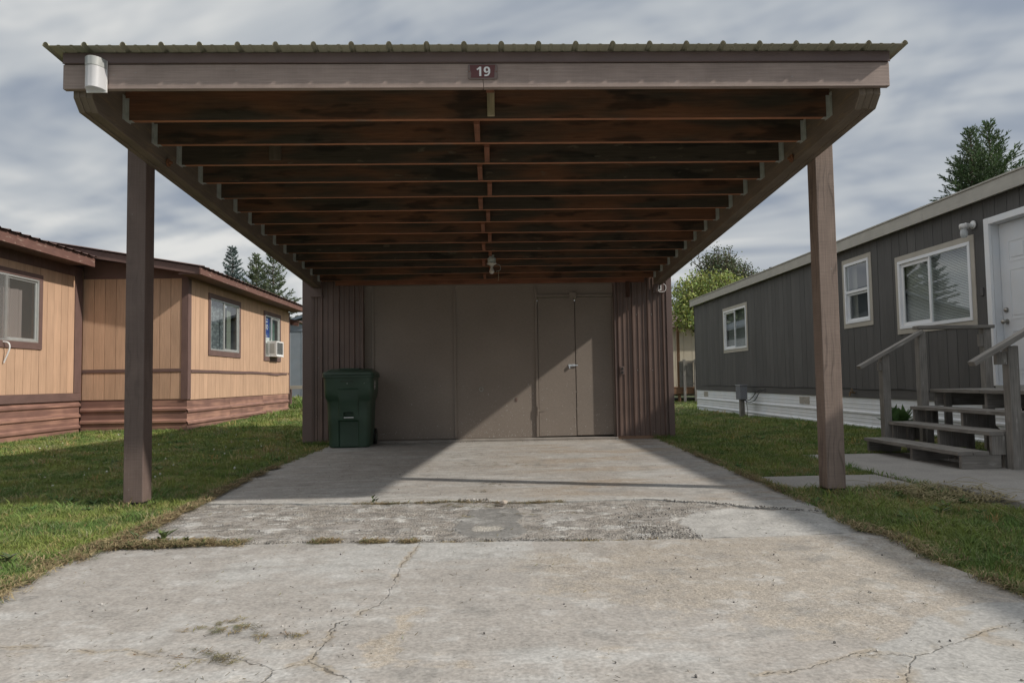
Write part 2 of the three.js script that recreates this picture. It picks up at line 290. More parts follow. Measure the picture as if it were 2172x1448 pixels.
// returns [r, g, b, height 0..1]
function concreteAt(x, d, kind) {
  const big = fbm(x * 0.9 + 3, d * 0.9, 4, 0, 0, 150), md = fbm(x * 3.1, d * 4.2, 5, 0, 0, 151, 0.6), sm = fbm(x * 14, d * 14, 3, 0, 0, 152, 0.6), fine = crand() - 0.5, fine2 = noise(x * 95 + 7, d * 95, 0, 0, 154);
  const streak = fbm(x * 1.4, d * 8, 4, 0, 0, 155);
  let base = [0.405, 0.378, 0.350], h = 0.55 + sm * 0.06 + fine * 0.05;
  const paste = [0.455, 0.448, 0.432], sandy = [0.40, 0.348, 0.285], dark = [0.27, 0.262, 0.25];
  let wx = x + 0.05 * sm + 0.03 * md, wd = d + 0.05 * fbm(x * 9 + 5, d * 9, 3, 0, 0, 156);
  const put = (c, a) => { base = base.map((b, k) => mix(b, c[k], a)); };
  if (kind === 'apron') {
    put(paste, sst(0.0, 0.5, streak * 0.45 + big * 0.7 + md * 0.5 + (x < 0.2 ? 0.1 : -0.1))); put([0.50, 0.492, 0.475], 0.6 * sst(0.22, 0.5, fbm(x * 2.3 + 60, d * 4.4, 5, 0, 0, 159, 0.6))); put([0.33, 0.315, 0.295], 0.5 * sst(0.2, 0.5, fbm(x * 1.7 + 80, d * 3.1, 5, 0, 0, 157, 0.6)));
    const s = sst(0.14, -0.12, sdist(wx + 0.25 * md, wd + 0.2 * sm, sandR, sandRs));
    const ex = s * sst(-0.55, 0.25, md + big * 0.6 + 0.45);
    put(sandy, ex * (0.62 + 0.3 * md)); h += ex * (fine * 0.10 + fine2 * 0.07) - ex * 0.06; base = base.map(b => b * (1 + ex * (fine * 0.34 + fine2 * 0.14 + sm * 0.06)));
    const s1 = sst(0.015, -0.02, sdist(wx, wd, sand1, sand1s)) + 0.8 * sst(0.25, 0.4, fbm(x * 3.3 + 20, d * 5.5, 4, 0, 0, 158)) * sst(2.7, 2.2, d);
    put(sandy.map(v => v * 1.08), clamp(s1) * 0.9); h -= clamp(s1) * 0.12; base = base.map(b => b * (1 + clamp(s1) * fine * 0.5));
    const pl = sst(0.01, -0.01, sdist(x + 0.01 * sm, d, patchLR, patchLRs)); put([0.43, 0.425, 0.41], pl * 0.85); h += pl * 0.12;
    const pr = sst(0.2, 0.5, fbm(x * 4 + 31, d * 4, 4, 0, 0, 171)) * pl; put(sandy, pr * 0.6);
    const lines = sst(0.35, 0.7, noise(x * 0.8, d * 34, 0, 0, 160)) * sst(-2, -1.2, x) * sst(0.3, -0.7, x) * sst(2.4, 2.6, d) * sst(3.0, 2.85, d); put([0.52, 0.5, 0.47], lines * 0.75); h += lines * 0.06;
    const cd = segDist(x + 0.018 * fbm(x * 22, d * 22, 3, 0, 0, 161), d + 0.018 * fbm(x * 22 + 9, d * 22, 3, 0, 0, 162), crackA), cw = 0.0013 + (x > 0.6 ? 0.0028 : 0.0042) * Math.max(0, 0.25 + noise(x * 9, d * 9, 0, 0, 163));
    const ck = sst(cw, cw * 0.35, cd), spall = sst(0.026, 0.006, cd + 0.02 * noise(x * 40, d * 40, 0, 0, 164)) * sst(-0.1, 0.3, noise(x * 6, d * 6, 0, 0, 165));
    put([0.36, 0.30, 0.22], spall * 0.7); h -= spall * 0.15; put([0.15, 0.13, 0.105], ck * 0.9); h -= ck * 0.5;
    const jd = Math.abs(d - jA(x)); const crumb = sst(0.05, 0.0, jd + 0.05 * noise(x * 20, d * 20, 0, 0, 166)); put([0.5, 0.48, 0.45], crumb * 0.5); h -= crumb * 0.1;
  } else if (kind === 'strip') {
    const rough = sst(-0.25, 0.15, md + big * 0.4 + 0.1);
    put([0.325, 0.295, 0.262], rough * 0.85); h += rough * (fine * 0.3 + fine2 * 0.35 + sm * 0.35) - rough * 0.12; base = base.map(b => b * (1 + rough * (fine * 0.5 + fine2 * 0.3 + sm * 0.25)));
    const wh = sst(0.12, 0.3, fbm(x * 4 + 11, d * 7, 5, 0, 0, 181, 0.65)); put([0.62, 0.61, 0.585], wh * 0.9); h += wh * 0.22; const pit = sst(0.1, 0.26, fbm(x * 6 + 71, d * 9 + 5, 5, 0, 0, 188, 0.65)); put([0.20, 0.187, 0.17], pit * 0.7); h -= pit * 0.2;
    const ag = sst(0.22, 0.4, fbm(x * 5 - 7, d * 8 + 3, 4, 0, 0, 182)) * sst(0.1, 0.7, x) ; put([0.22, 0.21, 0.20], ag * 0.75 * sst(0.0, 0.3, fine2)); h -= ag * 0.15;
    const dp = sst(0.012, -0.012, sdist(x + 0.02 * sm, d + 0.02 * sm, darkP, darkPs)); put([0.235, 0.23, 0.22], dp * sst(-0.6, 0.0, md + sm * 0.5 + 0.2) * 0.95); h = mix(h, 0.66 + fine * 0.04, dp * 0.8);
    const ho = sst(1.1, 0.8, Math.hypot((x + 0.025) / 0.10, (d - 4.27) / 0.075) + 0.7 * sm + 0.2 * fine2); put([0.50, 0.47, 0.42].map(v => v * (1 + fine2 * 0.5)), ho * 0.8); h = mix(h, 0.3 + fine * 0.3, ho);
    const sp = sst(0.012, -0.012, sdist(x + 0.03 * sm, d + 0.03 * sm, smoothP, smoothPs)); put([0.465, 0.455, 0.435].map(v => v * (1 + big * 0.08)), sp * 0.95); h = mix(h, 0.62 + fine * 0.03, sp);
    const je = Math.min(Math.abs(d - jA(x)), Math.abs(d - jB(x))); const crumb = sst(0.07, 0.0, je + 0.06 * noise(x * 16, d * 16, 0, 0, 186)) * (1 - sp); put([0.53, 0.515, 0.48], crumb * 0.7 * sst(-0.3, 0.2, fine2 + fine)); put([0.2, 0.18, 0.15], crumb * sst(0.1, 0.35, -fine2)); h -= crumb * (0.2 - fine2 * 0.4);
  } else {
    put(paste, sst(-0.05, 0.5, streak * 0.8 + big * 0.5 + 0.1));
    const br = sst(0.0, 0.55, fbm(x * 0.9 + 40, d * 2.4, 4, 0, 0, 191) + 0.22) * sst(-0.6, 0.9, x); put([0.385, 0.315, 0.245], br * 0.75);
    const ru = sst(0.3, 0.6, fbm(x * 1.2 + 4, d * 5 + 1, 4, 0, 0, 192) + 0.1) * sst(8.2, 9.3, d) * sst(-0.2, 0.8, x); put([0.36, 0.24, 0.155], ru * 0.6);
    const dk = sst(0.25, 0.6, fbm(x * 1.6 + 14, d * 2.2, 4, 0, 0, 193)); put(dark, dk * 0.45);
    const wb = sst(0.22, 0.5, fbm(x * 1.3 + 24, d * 6, 4, 0, 0, 194)); put([0.53, 0.525, 0.51], wb * 0.6); put([0.30, 0.285, 0.265], 0.4 * sst(0.15, 0.5, md));
    const cd = segDist(x + 0.03 * fbm(x * 14, d * 14, 3, 0, 0, 161), d + 0.03 * fbm(x * 14 + 9, d * 14, 3, 0, 0, 162), crackB), ck = sst(0.009, 0.002, cd); put([0.11, 0.1, 0.08], ck * 0.9); h -= ck * 0.4;
    const spall = sst(0.06, 0.0, cd + 0.05 * noise(x * 18, d * 18, 0, 0, 164)); put([0.52, 0.51, 0.48], spall * 0.5);
    const je = Math.abs(d - jB(x)); const crumb = sst(0.16, 0.0, je + 0.14 * noise(x * 9, d * 14, 0, 0, 186)); put([0.54, 0.53, 0.50], crumb * 0.75); h -= crumb * (0.1 - fine2 * 0.4);
  }
  const speck = noise(x * 85 + 3, d * 85, 0, 0, 200); if (speck > 0.46) put([0.17, 0.16, 0.14], sst(0.46, 0.56, speck) * 0.6);
  const g2 = noise(x * 52 + 3, d * 60, 0, 0, 201), st = fbm(x * 3.0 + 90, d * 3.8 + 4, 6, 0, 0, 203, 0.66);
  const bl = fbm(x * 6.5 + 33, d * 7 + 2, 5, 0, 0, 205, 0.7), sw = fbm(x * 1.6 + 1.2 * md, d * 13 + 3 * md, 4, 0, 0, 207, 0.6);
  put([0.265, 0.255, 0.24], 0.55 * sst(0.16, 0.40, st)); put([0.57, 0.562, 0.545], 0.5 * sst(0.16, 0.38, -st)); put([0.30, 0.285, 0.265], 0.38 * sst(0.12, 0.36, bl)); put([0.53, 0.52, 0.50], 0.40 * sst(0.12, 0.36, -bl)); put([0.55, 0.545, 0.53], 0.22 * sst(0.2, 0.42, sw)); h += 0.05 * sw + 0.06 * bl;
  const m = 0.93 + sm * 0.16 + md * 0.10 + fine * 0.16 + fine2 * 0.24 + g2 * 0.24 + big * 0.06;
  return [base[0] * m, base[1] * m, base[2] * m, clamp(h)];
}
const lerpLine = P => x => { if (x <= P[0][0]) return P[0][1]; for (let i = 1; i < P.length; i++) if (x <= P[i][0]) return mix(P[i - 1][1], P[i][1], (x - P[i - 1][0]) / (P[i][0] - P[i - 1][0])); return P[P.length - 1][1]; };
const jA0 = lerpLine([[-2.2, 3.93], [-1.64, 3.96], [-1.04, 3.98], [-0.45, 3.93], [0.13, 3.90], [0.63, 3.87], [1.09, 3.88], [1.66, 3.90], [2.2, 3.95]]), jA = x => jA0(x) + 0.012 * noise(x * 7, 0.3) + 0.006 * noise(x * 30, 1.3);
const jB0 = lerpLine([[-2.2, 5.33], [-1.65, 5.29], [-0.83, 5.19], [-0.29, 5.21], [0.17, 5.11], [0.64, 5.13], [1.05, 5.16], [1.41, 4.98], [1.72, 4.76], [1.97, 4.61], [2.3, 4.35]]), jB = x => jB0(x) + 0.03 * noise(x * 5, 5.3) + 0.012 * noise(x * 23, 6.3);
const eL = lerpLine([[-3, -2.1], [3.14, -2.08], [3.59, -2.11], [4.09, -2.08], [5.12, -2.13], [6.12, -2.22], [7.21, -2.25], [9.68, -2.24], [10.3, -2.24]].map(p => p));
const eR = lerpLine([[-3, 2.08], [2.8, 2.06], [3.3, 2.03], [3.82, 2.11], [3.95, 2.05], [4.31, 2.07], [5.19, 2.15], [6.53, 2.2], [9.74, 2.32], [10.3, 2.34]]);
const edgeL = d => eL(d) + 0.02 * noise(d * 4, 9.1) + 0.008 * noise(d * 17, 3.1), edgeR = d => eR(d) + 0.02 * noise(d * 4, 12.1) + 0.008 * noise(d * 17, 7.1);
const driveway = structure('driveway', 'cracked and patched concrete driveway running under the carport', 'driveway');
function slab(name, label, kind, dNear, dFar, box4, tw, th, nx, nd, top) {
  const [X0, X1, D0, D1] = box4, N = tw * th, col = new Uint8Array(N * 4), bmp = new Uint8Array(N * 4);
  for (let j = 0; j < th; j++) for (let i = 0; i < tw; i++) {
    const c = concreteAt(mix(X0, X1, (i + 0.5) / tw), mix(D0, D1, (j + 0.5) / th), kind), o = (j * tw + i) * 4;
    col[o] = enc(c[0]); col[o + 1] = enc(c[1]); col[o + 2] = enc(c[2]); bmp[o] = bmp[o + 1] = bmp[o + 2] = Math.round(c[3] * 255); col[o + 3] = bmp[o + 3] = 255;
  }
  const mk = (d, s) => { const t = new THREE.DataTexture(d, tw, th); t.wrapS = t.wrapT = THREE.MirroredRepeatWrapping; t.magFilter = THREE.LinearFilter; t.minFilter = THREE.LinearMipmapLinearFilter; t.generateMipmaps = true; if (s) t.colorSpace = THREE.SRGBColorSpace; t.needsUpdate = true; return t; };
  const mat = std({ map: mk(col, true), bumpMap: mk(bmp, false), bumpScale: kind === 'strip' ? 0.018 : 0.010, roughness: 0.92 });
  const pos = [], uv = [], idx = [], row = nx + 1;
  const P = (i, j, y) => {
    // x along the local width, D between the two (possibly uneven) joints
    let s = i / nx, d = mix(dNear(0), dFar(0), j / nd), x = mix(edgeL(d), edgeR(d), s); d = mix(dNear(x), dFar(x), j / nd); x = mix(edgeL(d), edgeR(d), s);
    pos.push(x, y === undefined ? top + 0.004 * fbm(x * 1.7, d * 1.7, 3, 0, 0, 210) + (kind === 'strip' ? 0.012 * fbm(x * 6, d * 6, 3, 0, 0, 211) : 0) : y, -d); uv.push((x - X0) / (X1 - X0), (d - D0) / (D1 - D0));
  };
  for (let j = 0; j <= nd; j++) for (let i = 0; i <= nx; i++) P(i, j);
  for (let j = 0; j < nd; j++) for (let i = 0; i < nx; i++) { const a = j * row + i, b = a + 1, c = a + row, e = c + 1; idx.push(a, b, e, a, e, c); }
  const rim = []; for (let i = 0; i < nx; i++) rim.push([i, 0]); for (let j = 0; j < nd; j++) rim.push([nx, j]); for (let i = nx; i > 0; i--) rim.push([i, nd]); for (let j = nd; j > 0; j--) rim.push([0, j]);
  const st = pos.length / 3; for (const [i, j] of rim) { const k = (j * row + i) * 3; pos.push(pos[k], pos[k + 1], pos[k + 2]); uv.push(uv[k / 3 * 2], uv[k / 3 * 2 + 1]); } for (const [i, j] of rim) P(i, j, -0.12);
  const n = rim.length; for (let k = 0; k < n; k++) { const a = st + k, b = st + (k + 1) % n, c = a + n, e = b + n; idx.push(a, c, e, a, e, b); }
  const g = new THREE.BufferGeometry(); g.setAttribute('position', new THREE.Float32BufferAttribute(pos, 3)); g.setAttribute('uv', new THREE.Float32BufferAttribute(uv, 2)); g.setIndex(idx); g.computeVertexNormals();
  const m = part(driveway, name, g, mat); m.userData.label = label; return m;
}
slab('slab', 'cracked grey front slab with sandy worn area', 'apron', () => -2.6, x => jA(x) - 0.009, [-2.4, 2.4, 1.45, 4.05], 1500, 820, 110, 160, 0.0);
slab('slab', 'broken rough strip with dark and pale patches', 'strip', x => jA(x) + 0.009, x => jB(x) - 0.007, [-2.4, 2.4, 3.8, 5.4], 1500, 500, 140, 45, -0.004);
slab('slab', 'long pale rear slab under the carport roof', 'main', x => jB(x) + 0.007, () => 10.2, [-2.6, 2.6, 4.2, 10.4], 900, 1050, 100, 130, 0.002);

// ------------------------------------------------------------------ carport
const carport = thing('carport', 'brown timber carport with corrugated metal roof standing over the driveway', 'carport');
const yr = D => 2.868 - 0.0595 * (D - 4.32);       // underside of the roof sheet
const yb = D => 2.543 - 0.0595 * (D - 4.41);       // underside of the side beams
{
  // roof sheet, ribs running away from the viewer
  const prof = [], x0 = -2.612, step = 0.2247, n = 23;
  for (let i = 0; i <= n; i++) {
    const c = x0 + i * step;
    for (const [dx, h] of [[-0.019, 0], [-0.0135, 0.013], [-0.007, 0.0195], [0, 0.0215], [0.007, 0.0195], [0.0135, 0.013], [0.019, 0]]) prof.push([c + dx, h]);
    if (i < n) for (const q of [0.335, 0.665]) { const m = c + step * q; prof.push([m - 0.012, 0], [m - 0.006, 0.0035], [m + 0.006, 0.0035], [m + 0.012, 0]); }
  }
  const g = sheet(prof, (t, h, s) => { const D = s ? 13.35 : 4.232; return [t, yr(D) + 0.004 + h, -D]; }, 0.0012);
  metreUV(g, 2); part(carport, 'roof_sheet', g, M.sheetUnder);
  // header boards, joined beside the number sign; flashing above
  part(carport, 'header_board', box(-2.558, -0.029, 2.648, 2.800, 4.32, 4.358, 0, 0.004), M.header);
  part(carport, 'header_board', box(-0.027, 2.501, 2.648, 2.800, 4.32, 4.358, 0, 0.004), M.header);
  const fl = sidePrism([[4.316, 2.802], [4.312, 2.800], [4.309, 2.803], [4.314, 2.808], [4.314, 2.868], [4.318, 2.868], [4.318, 2.806]], -2.556, 2.503); part(carport, 'flashing', fl, M.flash);
  part(carport, 'header_backer', box(-2.55, 2.495, 2.802, 2.858, 4.32, 4.357, 0), M.brown);
  // built-up side beams, three boards each, clipped at the front end
  for (const [o, dirn] of [[-2.518, 1], [2.463, -1]]) for (let k = 0; k < 3; k++) {
    const t = dirn > 0 ? 0.0372 : 0.0445, a = o + dirn * (k * (t + 0.0015)), b = a + dirn * t, dy = [0.0, 0.004, -0.002][k];
    const D0 = 4.36, D1 = 10.19;
    part(carport, 'beam_board', sidePrism([[D0, 2.612 + dy], [4.425, yb(4.425) + dy], [D1, yb(D1) + dy], [D1, yr(D1) - 0.01], [D0, yr(D0) - 0.01]], Math.min(a, b), Math.max(a, b), 0.003), M.beam);
  }
}
// joists: dark stained planks with mould marks, paler red-brown edges below
const joistMats = [];
for (let k = 0; k < 7; k++) {
  const red = [0.5, 0.25, 0.75, 0.45, 0.3, 0.6, 0.8][k];
  joistMats.push(std({ map: tex(1024, 64, (u, v) => {
    if (v > 0.8) { const g = 1 + noise(u * 60, v * 40, 60, 0, 220 + k) * 0.35 + fbm(u * 9, v * 4, 4, 9, 0, 221 + k) * 0.4; const w = sst(0.25, 0.5, fbm(u * 14, 2, 4, 14, 0, 225 + k)); return [mix(0.40, 0.30, w) * g, mix(0.175, 0.19, w) * g, mix(0.095, 0.14, w) * g]; }
    const g = 1 + fbm(u * 14, v * 22, 4, 14, 0, 230 + k) * 0.35 + noise(u * 50, v * 50, 50, 0, 231 + k) * 0.2;
    const r = sst(-0.3, 0.6, fbm(u * 5, v * 1.4, 4, 5, 0, 240 + k * 3) * 1.3 + red * 0.8 - 0.4), mould = sst(0.1, 0.34, fbm(u * 9, v * 2.6, 5, 9, 0, 250 + k * 5)), pale = sst(0.34, 0.5, fbm(u * 24, v * 5, 4, 24, 0, 270 + k * 3)) * (k % 3 === 1 ? 1 : 0.15);
    let c = [mix(0.072, 0.205, r), mix(0.057, 0.092, r), mix(0.042, 0.050, r)].map(x => x * g);
    c = c.map((x, q) => mix(x, [0.014, 0.014, 0.012][q], mould * 0.62)); c = c.map((x, q) => mix(x, [0.20, 0.17, 0.12][q], pale * 0.5)); return c;
  }, { wrap: THREE.RepeatWrapping }), roughness: 0.9 }));
}
const JX0 = -2.402, JX1 = 2.325, jr = mulberry(44);
function joist(D, yBottom, yTop, k) {
  const g = new THREE.BoxGeometry(JX1 - JX0, yTop - yBottom, 0.038, 1, 1, 1), n = g.attributes.normal, p = g.attributes.position, uv = g.attributes.uv, off = jr();
  const L = JX1 - JX0, H = yTop - yBottom;
  for (let i = 0; i < p.count; i++) { const u = off + p.getX(i) / L * 0.97; if (n.getY(i) < -0.5) uv.setXY(i, u, p.getZ(i) > 0 ? 0.97 : 0.83); else uv.setXY(i, u, (p.getY(i) / H + 0.5) * 0.76 + 0.02); }
  const m = part(carport, 'joist', g, joistMats[k % 7], [(JX0 + JX1) / 2, (yBottom + yTop) / 2, -(D + 0.019)]); return m;
}
const hangerGeo = (() => {
  // U-shaped strap with two nailed flanges against the beam
  const gs = [box(0, 0.045, -0.0012, 0, -0.0205, 0.0205), box(0, 0.026, 0, 0.15, -0.0218, -0.0205), box(0, 0.026, 0, 0.15, 0.0205, 0.0218), box(0, 0.0015, 0, 0.165, -0.055, -0.0218), box(0, 0.0015, 0, 0.165, 0.0218, 0.055)];
  for (const y of [0.03, 0.07, 0.11, 0.145]) for (const d of [-0.04, 0.04]) gs.push(box(0.0015, 0.005, y - 0.005, y + 0.005, d - 0.005, d + 0.005));
  return mergeGeometries(gs);
})();
const joistD = [], blockR = mulberry(12);
for (let j = 0; j < 14; j++) {
  const D = 4.748 + 0.4064 * j, y0 = 2.612 - 0.0258 * j, y1 = yr(D) - 0.006; joistD.push([D, y0, y1]);
  const jm = joist(D, y0, y1, (j * 3 + 2) % 7);
  for (const s of [0, 1]) { const h = part(jm, 'joist_hanger', hangerGeo, M.galv, [s ? (JX1 - JX0) / 2 - 0.0005 : -(JX1 - JX0) / 2 + 0.0005, -(y1 - y0) / 2 - 0.0005, 0]); if (s) h.rotation.y = Math.PI; }
}
M.redWood = std({ map: woodTex([0.235, 0.098, 0.056], { grain: 0.3, blotch: 0.35, seed: 300 }), roughness: 0.85 });
M.paleWood = std({ map: woodTex([0.42, 0.36, 0.24], { grain: 0.35, blotch: 0.4, seed: 302 }), roughness: 0.9 });
// blocking between joists on the centre line, staggered left and right
for (let j = 0; j < 14; j++) {
  const [D, y0, y1] = joistD[j], Dp = j ? joistD[j - 1][0] + 0.039 : 4.3585, x = j === 0 ? 0.0 : (j % 2 ? -0.075 : -0.005) + (blockR() - 0.5) * 0.02;
  if (j === 0) part(carport, 'blocking', box(-0.012, 0.042, y0 + 0.165, y1 - 0.01, Dp + 0.002, D - 0.03, 2), M.redWood);
  else part(carport, 'blocking', box(x - 0.019, x + 0.019, y0 + 0.004, y1 - 0.012, Dp + 0.001, D - 0.001, 2), M.redWood);
}
part(carport, 'wood_cleat', box(-0.006, 0.044, 2.625, 2.79, 4.722, 4.747, 1, 0.004), M.paleWood).userData.label = 'pale unpainted wood cleat';
part(carport, 'wood_cleat', box(-1.70, -1.61, joistD[2][1] + 0.03, joistD[2][1] + 0.2, joistD[2][0] - 0.031, joistD[2][0] - 0.001, 1, 0.003), std({ map: woodTex([0.13, 0.10, 0.075], { grain: 0.4, seed: 305 }), roughness: 0.9 }));
part(carport, 'ledger', box(-2.2, 2.2, 2.235, yr(10.2) - 0.01, 10.205, 10.243, 0), M.redWood);
// posts bolted to the outside of the beams, on metal stand-off brackets
for (const [a, b] of [[-2.662, -2.522], [2.466, 2.606]]) {
  const post = part(carport, 'post', box(a, b, 0.022, 2.74, 5.30, 5.44, 1, 0.006), a < 0 ? M.brown : M.sunlitPost); if (a > 0) post.userData.label = 'weathered post on the side of the steps, sunlight put into its colour';
  part(post, 'post_base', mergeGeometries([box(a + 0.04, b - 0.04, -0.09, 0.0205, 5.34, 5.40), box(a + 0.004, b - 0.004, 0.012, 0.0215, 5.304, 5.436), a < 0 ? box(a - 0.003, a - 0.0005, 0.0125, 0.11, 5.33, 5.41) : box(b + 0.0005, b + 0.003, 0.0125, 0.11, 5.33, 5.41)]), M.black);
}
for (const [x, s] of [[-2.4, 1], [2.322, -1]]) { const c = new THREE.CylinderGeometry(0.03, 0.03, 0.012, 16); c.rotateZ(Math.PI / 2); c.translate(x + s * 0.007, 2.52, -5.37); const h = new THREE.CylinderGeometry(0.011, 0.011, 0.03, 6); h.rotateZ(Math.PI / 2); h.translate(x + s * 0.02, 2.52, -5.37); part(carport, 'bolt', mergeGeometries([c, h]), M.rust); }

// number sign
{
  const s = thing('number_sign', 'small maroon number plate reading 19 on the carport header', 'sign', [-0.03, 2.745, -4.318]);
  const sh = new THREE.Shape(), w = 0.089, h = 0.046, r = 0.012; sh.moveTo(-w + r, -h); sh.lineTo(w - r, -h); sh.quadraticCurveTo(w, -h, w, -h + r); sh.lineTo(w, h - r); sh.quadraticCurveTo(w, h, w - r, h); sh.lineTo(-w + r, h); sh.quadraticCurveTo(-w, h, -w, h - r); sh.lineTo(-w, -h + r); sh.quadraticCurveTo(-w, -h, -w + r, -h);
  part(s, 'plate', new THREE.ExtrudeGeometry(sh, { depth: 0.004, bevelEnabled: true, bevelSize: 0.001, bevelThickness: 0.001, bevelSegments: 1 }), std({ map: mottle([0.20, 0.155, 0.143], 0.12, 310, 0.05, [3, 3]), roughness: 0.7 }));
  const bare = new THREE.Shape([[-0.078, 0.040], [0.077, 0.041], [0.072, -0.004], [0.070, -0.038], [-0.073, -0.039], [-0.070, -0.012], [-0.076, 0.008]].map(p => new THREE.Vector2(...p)));
  const gb = new THREE.ExtrudeGeometry(bare, { depth: 0.0012, bevelEnabled: false }); gb.translate(0, 0, 0.0052); part(s, 'maroon_face', gb, std({ map: mottle([0.125, 0.040, 0.040], 0.2, 311, 0.05, [3, 3]), roughness: 0.55 }));
  const font = await new FontLoader().loadAsync('fonts/droid/droid_sans_bold.typeface.json');
  const tg = new TextGeometry('19', { font, size: 0.059, depth: 0.0012, curveSegments: 8, bevelEnabled: false }); tg.computeBoundingBox(); const bb = tg.boundingBox; tg.translate(-(bb.min.x + bb.max.x) / 2 + 0.004, -(bb.min.y + bb.max.y) / 2, 0.0066);
  part(s, 'numeral', tg, M.white);
  for (const x of [-0.083, 0.083]) { const c = new THREE.CylinderGeometry(0.0035, 0.0035, 0.003, 8); c.rotateX(Math.PI / 2); c.translate(x, 0, 0.006); part(s, 'screw', c, M.rust); }
}
// light fitting at the header's end
{
  const L = thing('wall_lantern', 'white half-round outdoor light on the carport header end', 'light', [-2.348, 2.72, -4.31]);
  const half = (y0, y1, rx, rz, m, name) => {
    const s = new THREE.Shape(); s.moveTo(-rx, 0); for (let i = 0; i <= 20; i++) { const a = Math.PI - i / 20 * Math.PI; s.lineTo(rx * Math.cos(a), rz * Math.sin(a)); } s.closePath();
    const g = new THREE.ExtrudeGeometry(s, { depth: y1 - y0, bevelEnabled: true, bevelSize: 0.002, bevelThickness: 0.002, bevelSegments: 1, curveSegments: 20 }); g.rotateX(-Math.PI / 2); g.scale(1, 1, -1);
    const idx = g.index; if (idx) { for (let i = 0; i < idx.count; i += 3) { const t = idx.getX(i); idx.setX(i, idx.getX(i + 1)); idx.setX(i + 1, t); } } else { const p = g.attributes.position.array; for (let i = 0; i < p.length; i += 9) for (let k = 0; k < 3; k++) { const t = p[i + k]; p[i + k] = p[i + 3 + k]; p[i + 3 + k] = t; } }
    g.translate(0, y0, 0); g.computeVertexNormals(); return part(L, name, toCreasedNormals(g, 0.6), m);
  };
  part(L, 'back_plate', box(-0.06, 0.06, -0.10, 0.094, -0.0075, 0), M.white);
  half(0.042, 0.093, 0.057, 0.085, std({ map: mottle([0.40, 0.41, 0.40], 0.1, 320, 0.03, [3, 3]), roughness: 0.35 }), 'cap');
  half(-0.088, 0.040, 0.055, 0.082, new THREE.MeshPhysicalMaterial({ color: rgb(0.80, 0.80, 0.82), roughness: 0.35, transmission: 0.35, thickness: 0 }), 'diffuser');
}
// bare bulb under the roof
{
  const b = thing('bulb_holder', 'white porcelain lamp holder with bare bulb under the carport joists', 'light', [0.017, 2.262, -8.65]);
  part(b, 'junction_box', lathe([[0, 0.075], [0.046, 0.075], [0.05, 0.07], [0.05, 0.012], [0, 0.012]], 8), M.galv);
  part(b, 'porcelain_base', lathe([[0, 0.012], [0.056, 0.012], [0.06, 0.005], [0.05, -0.004], [0.026, -0.012], [0.022, -0.028], [0, -0.028]], 20), std({ color: rgb(0.55, 0.52, 0.46), roughness: 0.35 }));
  part(b, 'bulb', lathe([[0, -0.026], [0.013, -0.027], [0.014, -0.045], [0.022, -0.065], [0.03, -0.083], [0.0295, -0.098], [0.02, -0.113], [0, -0.118]], 20), new THREE.MeshPhysicalMaterial({ color: rgb(0.78, 0.75, 0.70), roughness: 0.3, transmission: 0.3, thickness: 0 }));
  part(b, 'pull_wire', tube([[0.058, 0.0, 0], [0.09, -0.008, 0.01], [0.105, -0.03, 0.02], [0.1, -0.07, 0.02], [0.06, -0.085, 0.01], [0.05, -0.09, 0]].map(p => p), 0.0022, 24, 5), M.galv);
  part(b, 'pull_wire', tube([[0.085, -0.08, 0.01], [0.08, -0.12, 0.01], [0.082, -0.16, 0.02], [0.075, -0.20, 0.02]], 0.003, 16, 5), M.paleWood);
  part(b, 'joist_bracket', box(-0.03, 0.03, 0.074, 0.11, -0.015, 0.015), M.galv);
}

